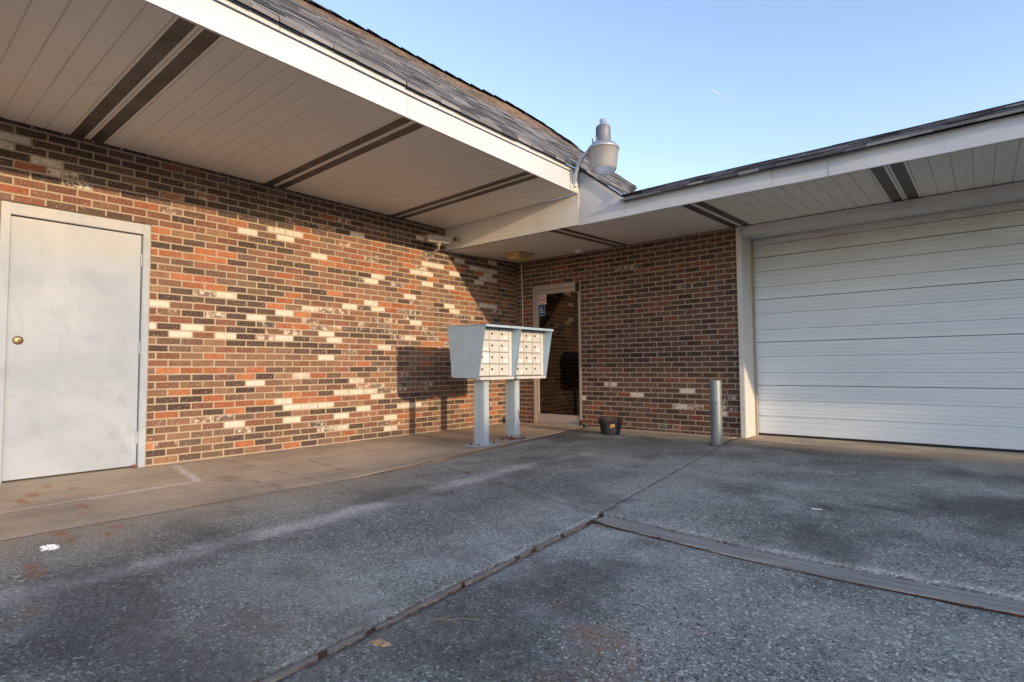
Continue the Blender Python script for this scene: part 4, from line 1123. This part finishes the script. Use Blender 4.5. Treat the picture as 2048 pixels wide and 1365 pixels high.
    return r, g, b
# plank lying in the wide joint
def pl_c(x):
    pts = [(-1.70, 2.795), (-1.2, 2.735), (-.85, 2.695), (-.4, 2.69), (.08, 2.705), (1.5, 2.72), (2.6, 2.73)]
    for (a, b), (c, d) in zip(pts[:-1], pts[1:]):
        if x <= c: return b + (d-b)*(x-a)/(c-a)
    return 2.73
def slab(name, corners, mat, z=0.0, step=.03, tan=False, rough_edges=(), th=.06, rag=.004, label=None, v0f=None, v1f=None):
    """corners in order a(0,0) b(1,0) c(1,1) d(0,1); grid of cells 'step'"""
    a, b, c, d = [np.array(p, float) for p in corners]
    nu = max(2, int(max(np.linalg.norm(b-a), np.linalg.norm(c-d))/step)); nv = max(2, int(max(np.linalg.norm(d-a), np.linalg.norm(c-b))/step))
    U, V = np.meshgrid(np.linspace(0, 1, nu+1), np.linspace(0, 1, nv+1))
    X = (a[0]*(1-U)+b[0]*U)*(1-V) + (d[0]*(1-U)+c[0]*U)*V
    Y = (a[1]*(1-U)+b[1]*U)*(1-V) + (d[1]*(1-U)+c[1]*U)*V
    if v0f: Y = Y + (v0f(X) - Y[0:1, :])*(1-V)
    if v1f: Y = Y + (v1f(X) - Y[-1:, :])*V
    # ragged edges
    for e, amp in rough_edges:
        n = (fbm(X*14, Y*14, 41)-.5)*2*amp
        fall = {'v0': np.clip(1-V*nv/2, 0, 1), 'v1': np.clip(1-(1-V)*nv/2, 0, 1), 'u0': np.clip(1-U*nu/2, 0, 1), 'u1': np.clip(1-(1-U)*nu/2, 0, 1)}[e]
        if e[0] == 'v': Y = Y + n*fall
        else: X = X + n*fall
    Z = z + (fbm(X*1.3, Y*1.3, 2)-.5)*.004
    for e, amp in rough_edges:
        fall = {'v0': np.clip(1-V*nv/1.5, 0, 1), 'v1': np.clip(1-(1-V)*nv/1.5, 0, 1), 'u0': np.clip(1-U*nu/1.5, 0, 1), 'u1': np.clip(1-(1-U)*nu/1.5, 0, 1)}[e]
        Z = Z - fall*amp*.8*np.clip(fbm(X*9, Y*9, 47)*1.8-.3, 0, 1)
    nvx = nu+1
    P = np.stack([X.ravel(), Y.ravel(), Z.ravel()], 1)
    idx = np.arange((nu+1)*(nv+1)).reshape(nv+1, nu+1)
    Q = np.stack([idx[:-1, :-1].ravel(), idx[:-1, 1:].ravel(), idx[1:, 1:].ravel(), idx[1:, :-1].ravel()], 1)
    border = np.concatenate([idx[0, :], idx[1:, -1], idx[-1, -2::-1], idx[-2:0:-1, 0]])
    base = len(P); PB = P[border].copy(); PB[:, 2] = z-th
    nb = len(border); k = np.arange(nb)
    QB = np.stack([border[k], base+k, base+(k+1) % nb, border[(k+1) % nb]], 1)
    P = np.concatenate([P, PB]); Q = np.concatenate([Q, QB])
    me = bpy.data.meshes.new(name)
    me.vertices.add(len(P)); me.vertices.foreach_set('co', P.ravel())
    me.loops.add(Q.size); me.loops.foreach_set('vertex_index', Q.ravel().astype(np.int32))
    me.polygons.add(len(Q)); me.polygons.foreach_set('loop_start', (np.arange(len(Q))*4).astype(np.int32)); me.polygons.foreach_set('loop_total', np.full(len(Q), 4, np.int32))
    me.update(calc_edges=True); me.validate()
    r, g, bb = stains(P[:, 0], P[:, 1], tan)
    C = np.stack([r, g, bb, np.ones_like(r)], 1).astype(np.float32)
    A = me.attributes.new('st', 'FLOAT_COLOR', 'POINT'); A.data.foreach_set('color', C.ravel())
    X_, Y_ = P[:, 0], P[:, 1]; nn = fbm(X_*2.2, Y_*2.2, 61); n4 = fbm(X_*7, Y_*7, 63)
    tl = np.clip(1.15-(X_+3.85+(nn-.5)*.5)/.75, 0, 1)*np.clip((3.6-Y_+(nn-.5)*1.2)/1.2, 0, 1)
    tl = np.maximum(tl, np.clip(1.2-np.hypot((X_+1.95+(nn-.5)*.5)/.5, (Y_-.95)/.4), 0, 1)*.55)
    tg = np.clip((Y_-(5.95+(nn-.5)*.35-.05*X_))/.5, 0, 1)
    A = me.attributes.new('tn', 'FLOAT', 'POINT'); A.data.foreach_set('value', np.clip(np.maximum(tl, tg)*(.55+.9*n4), 0, 1).astype(np.float32))
    me.materials.append(mat)
    o = bpy.data.objects.new(name, me); COL.objects.link(o); o['kind'] = 'structure'
    if label: o['label'] = label
    return o
gm = MB(); gm.add([(-60, -60, -.05), (60, -60, -.05), (60, 60, -.05), (-60, 60, -.05)], [(0, 1, 2, 3)])
g = gm.build('ground', M['lot'], recalc=False); g['kind'] = 'structure'
# walkway strip along the left wall, three pours
slab('walkway', [(XL-.19, -6), (-3.885, -6), (-3.800, 2.39), (XL-.19, 2.39)], M['apron'], -.004, .03, True)
slab('walkway', [(XL-.19, 2.392), (-3.800, 2.392), (-4.42, 6.81), (XL-.19, 6.95)], M['apron'], -.004, .03, True)
# garage apron
slab('garage_apron', [(-4.40, 6.83), (-2.30, 6.76), (-2.30, 7.6), (-4.40, 7.6)], M['apron'], .0, .04, True)
slab('garage_apron', [(-2.295, 6.76), (12.0, 6.0), (12.0, 7.6), (-2.295, 7.6)], M['apron'], .0, .04, True, [('v0', .01)])
# lot slabs
slab('concrete_slab', [(-3.881, -6), (-1.000, -6), (-1.749, 2.852), (-3.797, 3.44)], M['concrete'], .001, .028, False, [('u1', .007)])
slab('concrete_slab', [(-3.793, 3.452), (-1.757, 2.862), (-2.298, 6.752), (-4.40, 6.822)], M['concrete'], .0, .03)
slab('concrete_slab', [(-1.742, 2.868), (7.0, 2.868), (7.0, 6.14), (-2.285, 6.752)], M['concrete'], .006, .028, False, [('v0', .018)], v0f=lambda X: np.interp(X, [-1.742, -1.2, -.85, -.4, .08, 1.5, 7], [2.889, 2.829, 2.789, 2.784, 2.800, 2.815, 2.83]))
slab('concrete_slab', [(-.958, -6), (7.0, -6), (7.0, 2.70), (-1.700, 2.78)], M['concrete'], -.010, .03, False, [('u0', .006), ('v1', .006)], v1f=lambda X: np.interp(X, [-1.70, -1.2, -.85, -.4, .08, 1.5, 7], [2.712, 2.652, 2.612, 2.607, 2.622, 2.637, 2.65]))
slab('concrete_slab', [(7.01, -8), (20, -8), (20, 5.95), (7.01, 5.95)], M['lot'], 0, .25)

m = MB(); vs = []; seg = 60; hw = .070
for i in range(seg+1):
    x = -1.700 + 4.2*i/seg; y = pl_c(x); h = -.003+.003*math.sin(x*2)
    k = .4 if i == 0 else (.85 if i == 1 else 1)
    e1 = RNG.uniform(-.002, .002); e2 = RNG.uniform(-.002, .002)
    vs += [(x, y-hw*(.8 if i == 0 else 1)+e1, -.030), (x, y-hw*(.8 if i == 0 else 1)+e1, h-.006), (x, y-hw+.006, h), (x, y, h+.001), (x, y+hw-.006, h), (x, y+hw+e2, h-.005), (x, y+hw+e2, -.030)]
fs = [(7*i+j, 7*i+(j+1) % 7, 7*i+7+(j+1) % 7, 7*i+7+j) for i in range(seg) for j in range(7)] + [tuple(range(7)), tuple(7*seg+j for j in range(7))[::-1]]
m.add(vs, fs); m.mi = [1 if (q < seg*7 and q % 7 in (0, 5, 6)) else 0 for q in range(len(fs))]
o = m.build('wooden_plank', [M['plank'], M['dirt']]); tag(o, 'long weathered grey plank lying in the wide joint of the concrete', 'plank')

# filler strips standing in the joint that runs towards the camera
def jx(y): return -1.727 + (-1.545+1.727)*(2.82-y)/(2.82-.75) if y > .75 else -1.545 + (.75-y)*.0842
strips = [(-1.2, .28), (.33, .94), (.98, 1.12), (1.17, 1.60), (1.63, 1.98), (2.02, 2.10), (2.16, 2.38), (2.42, 2.66)]
labs = ['joint filler strip cut off by the bottom edge of the picture', 'long filler strip in the joint left of the brown leaf', 'short filler strip beside the brown leaf', 'filler strip in the joint just above the brown leaf', 'filler strip midway along the rusty joint', 'shortest filler strip, a stub midway in the joint', 'narrow filler strip in the far half of the joint', 'filler strip in the joint nearest the end of the grey plank']
for (a, b), lb in zip(strips, labs):
    m = MB(); vs = []; seg = 8; w0 = .0105 if b > 1.2 else .012
    for i in range(seg+1):
        y = a+(b-a)*i/seg; x = jx(y) + RNG.uniform(-.0015, .0015)
        ww = w0*(.5 if i in (0, seg) else 1); zt_ = -.004 + .002*math.sin(y*9)
        vs += [(x-ww, y, -.045), (x-ww, y, zt_-.002), (x, y, zt_), (x+ww, y, zt_-.002), (x+ww, y, -.045)]
    m.add(vs, [(5*i+j, 5*i+j+1, 5*i+5+j+1, 5*i+5+j) for i in range(seg) for j in range(4)] + [(0, 1, 2, 3, 4), tuple(5*seg+j for j in (4, 3, 2, 1, 0))])
    o = m.build('joint_strip', M['strip']); tag(o, lb, 'wood strip', 'filler strips in the concrete joint')
# dirt bed in the joint and along the plank
m = MB()
for (xa, ya, xb2, yb2) in ((-3.884, -6, -3.799, 2.39), (-3.799, 2.39, -4.41, 6.815), (-3.795, 3.446, -1.757, 2.857), (-1.75, 2.86, -2.29, 6.752), (-4.4, 6.826, -2.3, 6.756)):
    d_ = Vector((xb2-xa, yb2-ya, 0)).normalized(); n_ = Vector((-d_.y, d_.x, 0))*.02
    p, q = Vector((xa, ya, -.006)), Vector((xb2, yb2, -.006))
    m.add([p+n_, p-n_, q-n_, q+n_], [(0, 1, 2, 3)])
o = m.build('joint_sealant', M['seal'], recalc=False); tag(o, 'dark dirt in the thin control joints of the concrete', 'dirt', kind='stuff')
m = MB(); vs = []; seg = 160
for i in range(seg+1):
    y = -1.5 + 4.36*i/seg; x = jx(y)
    vs += [(x-.045, y, -.03), (x-.024+RNG.uniform(-.006, .006), y, -.016+RNG.uniform(-.006, .006)), (x+.016+RNG.uniform(-.006, .006), y, -.026+RNG.uniform(-.006, .006)), (x+.055, y, -.028)]
m.add(vs, [(4*i+j, 4*i+j+1, 4*i+5+j, 4*i+4+j) for i in range(seg) for j in range(3)])
vs = []
for i in range(181):
    x = -1.72 + 6.4*i/180
    vs += [(x, 2.66, -.036), (x, 2.80+RNG.uniform(-.01, .01), -.030+RNG.uniform(-.004, .004)), (x, 2.90, -.026+RNG.uniform(-.006, .006))]
m.add(vs, [(3*i+j, 3*i+j+1, 3*i+4+j, 3*i+3+j) for i in range(180) for j in range(2)])
o = m.build('joint_dirt', M['dirt'], recalc=False); tag(o, 'rust-brown dirt packed in the open concrete joints', 'dirt', kind='stuff')
# pine needles and crumbs
def litter(name, spots, mat, label, cat, lmin, lmax, rr):
    m = MB()
    for (x, y, z) in spots:
        a = RNG.uniform(0, math.pi); l = RNG.uniform(lmin, lmax); cx2 = RNG.uniform(-.3, .3)*l
        p = Vector((x-math.cos(a)*l/2, y-math.sin(a)*l/2, z)); q = Vector((x+math.cos(a)*l/2, y+math.sin(a)*l/2, z+RNG.uniform(0, .006)))
        mid = (p+q)/2 + Vector((-math.sin(a)*cx2, math.cos(a)*cx2, .003))
        m.tube([p, mid, q], rr, 4, caps=False)
    o = m.build(name, mat, recalc=False); tag(o, label, cat, kind='stuff'); return o
sp = []
for i in range(230):
    y = RNG.uniform(.2, 2.85); x = jx(y)+RNG.choice((-.022, .024))+RNG.gauss(0, .007); sp.append((x, y, RNG.uniform(-.022, -.006)))
for i in range(240):
    x = RNG.triangular(-1.72, 1.5, -1.6); y = pl_c(x)+RNG.choice((1, 1, -1))*RNG.uniform(.072, .095); sp.append((x, y, RNG.uniform(-.022, -.008)))
for i in range(60): sp.append((RNG.gauss(-1.62, .06), RNG.gauss(2.62, .07), -.016))
litter('pine_needles', sp, M['needle'], 'rusty brown pine needles and crumbs caught in the concrete joints', 'pine needles', .015, .045, .0012)
m = MB()
for (x0_, y0_, x1_, y1_) in ((-1.50, 1.28, -1.445, 1.42), (-1.49, 1.33, -1.33, 1.46), (-1.53, 1.33, -1.36, 1.38), (-1.66, 2.05, -1.62, 2.11), (-1.60, 2.30, -1.46, 2.36)):
    m.tube([(x0_, y0_, -.014), ((x0_+x1_)/2+.008, (y0_+y1_)/2, -.006), (x1_, y1_, -.014)], .0010, 5)
o = m.build('straw_stalks', M['straw']); tag(o, 'few dry straw stalks beside the rusty joint', 'straw', kind='stuff')

def scrap(name, x, y, a, b, rot, mat, label, cat, h=.012, n=22, z0=.002, jag=.18, ex=0):
    """thin crumpled sheet with an irregular outline"""
    rg = random.Random(int(abs(x*1000)+abs(y*100)))
    m = MB(); rings = 5; vs = [(x, y, z0+h)]
    outl = [1+rg.uniform(-jag, jag) for _ in range(n)]
    for r in range(1, rings+1):
        for k in range(n):
            t_ = 2*math.pi*k/n; rr = r/rings*(1+(outl[k]-1)*r/rings)
            u, v = a*rr*math.cos(t_), b*rr*math.sin(t_)
            vs.append((x+u*math.cos(rot)-v*math.sin(rot), y+u*math.sin(rot)+v*math.cos(rot), z0+max(.0005, h*(1-r/rings)*.6+rg.uniform(0, h*.7)*(1 if r < rings else .4))))
    fs = [(0, 1+k, 1+(k+1) % n) for k in range(n)]
    for r in range(rings-1):
        fs += [(1+r*n+k, 1+(r+1)*n+k, 1+(r+1)*n+(k+1) % n, 1+r*n+(k+1) % n) for k in range(n)]
    m.add(vs, fs)
    o = m.build(name, mat, recalc=False); tag(o, label, cat)
    md = o.modifiers.new('s', 'SOLIDIFY'); md.thickness = .0008
    return o
scrap('crumpled_tissue', -3.450, .665, .044, .030, rad(35), M['tissue'], 'small crumpled white tissue on the concrete near the orange stains', 'tissue', .020, jag=.22)
scrap('dry_leaf', -1.485, 1.115, .044, .020, rad(28), M['leafbrown'], 'dry tan leaf lying against the joint near the bottom of the picture', 'leaf', .018, jag=.16, z0=-.017)
scrap('dry_leaf', -3.24, 3.29, .022, .013, rad(10), M['leafred'], 'tiny red leaf at the end of the thin control joint', 'leaf', .014, jag=.3)
scrap('dry_leaf', -5.725, 1.665, .016, .022, rad(80), M['leafred'], 'small reddish leaf at the foot of the steel door frame', 'leaf', .03, jag=.3)
m = MB(); m.tube([(-.81, 3.72, .008), (-.76, 3.728, .008)], .004, 8); m.tube([(-.815, 3.735, .008), (-.806, 3.712, .008)], .0035, 8)
o = m.build('paper_scrap', M['tissue']); tag(o, 'tiny white curl of litter left of the dark stain', 'litter')

# ------------------------------------------------------------------ unseen leafy blocker, added and shaped to cast the long shadow
def shade_hedge():
    rg = random.Random(3)
    prof = [(-14, 4.45), (-3.8, 4.42), (-1.6, 4.48), (-.6, 4.60), (.1, 4.80), (.8, 4.80), (1.4, 4.62), (2.0, 4.46), (2.45, 4.15), (2.8, 3.85), (3.45, 3.70), (3.62, 4.0), (3.75, 4.7), (4.2, 5.0), (6, 5.2), (14, 5.2)]
    def H(y):
        for (a, b), (c, d) in zip(prof[:-1], prof[1:]):
            if y <= c: return b+(d-b)*(y-a)/(c-a)
        return 5.2
    m = MB(); vs = []; ys_ = [-14 + .25*i for i in range(113)]
    for y in ys_:
        h = H(y)-.12
        vs += [(21.7, y, -.05), (21.75, y, h*.7), (22.0, y, h), (22.6, y, h), (22.9, y, h*.7), (22.95, y, -.05)]
    m.add(vs, [(6*i+j, 6*i+j+1, 6*i+7+j, 6*i+6+j) for i in range(112) for j in range(5)])
    for i in range(6000):
        y = rg.uniform(-14, 14); h = H(y)
        s = rg.uniform(.04, .09)
        if rg.random() < .5: p = Vector((rg.uniform(21.75, 22.9), y, h-.13+rg.random()**1.5*.16))
        else: p = Vector((21.72+rg.uniform(-.06, .04), y, rg.uniform(.1, h-.1)))
        a = Vector((rg.uniform(-1, 1), rg.uniform(-1, 1), rg.uniform(-1, 1))).normalized(); b = a.orthogonal().normalized()
        m.add([p-a*s, p-b*s*.5, p+a*s, p+b*s*.5], [(0, 1, 2, 3)])
    o = m.build('shade_hedge', M['shade_hedge'], recalc=False)
    tag(o, 'leafy row out of view, added to shade the lot', 'shade_hedge', kind='stuff')
shade_hedge()

# ------------------------------------------------------------------ contrail
k = N('contrail_ice'); k.set((.9, .93, .95), 1.0); k.b.inputs['Alpha'].default_value = .09
k.b.inputs['Specular IOR Level'].default_value = 0
m = MB(); d1 = Vector((-.35357, .97963, .4926)); d2 = Vector((-.32712, 1.0033, .46923))
m.tube([Vector((0, 0, .85))+d1.lerp(d2, q/6)*4000 for q in range(7)], [5, 7, 6.5, 5.5, 4.5, 3.5, 2], 8)
o = m.build('contrail', k.m); tag(o, 'short faint white contrail in the open blue sky', 'contrail', kind='structure')
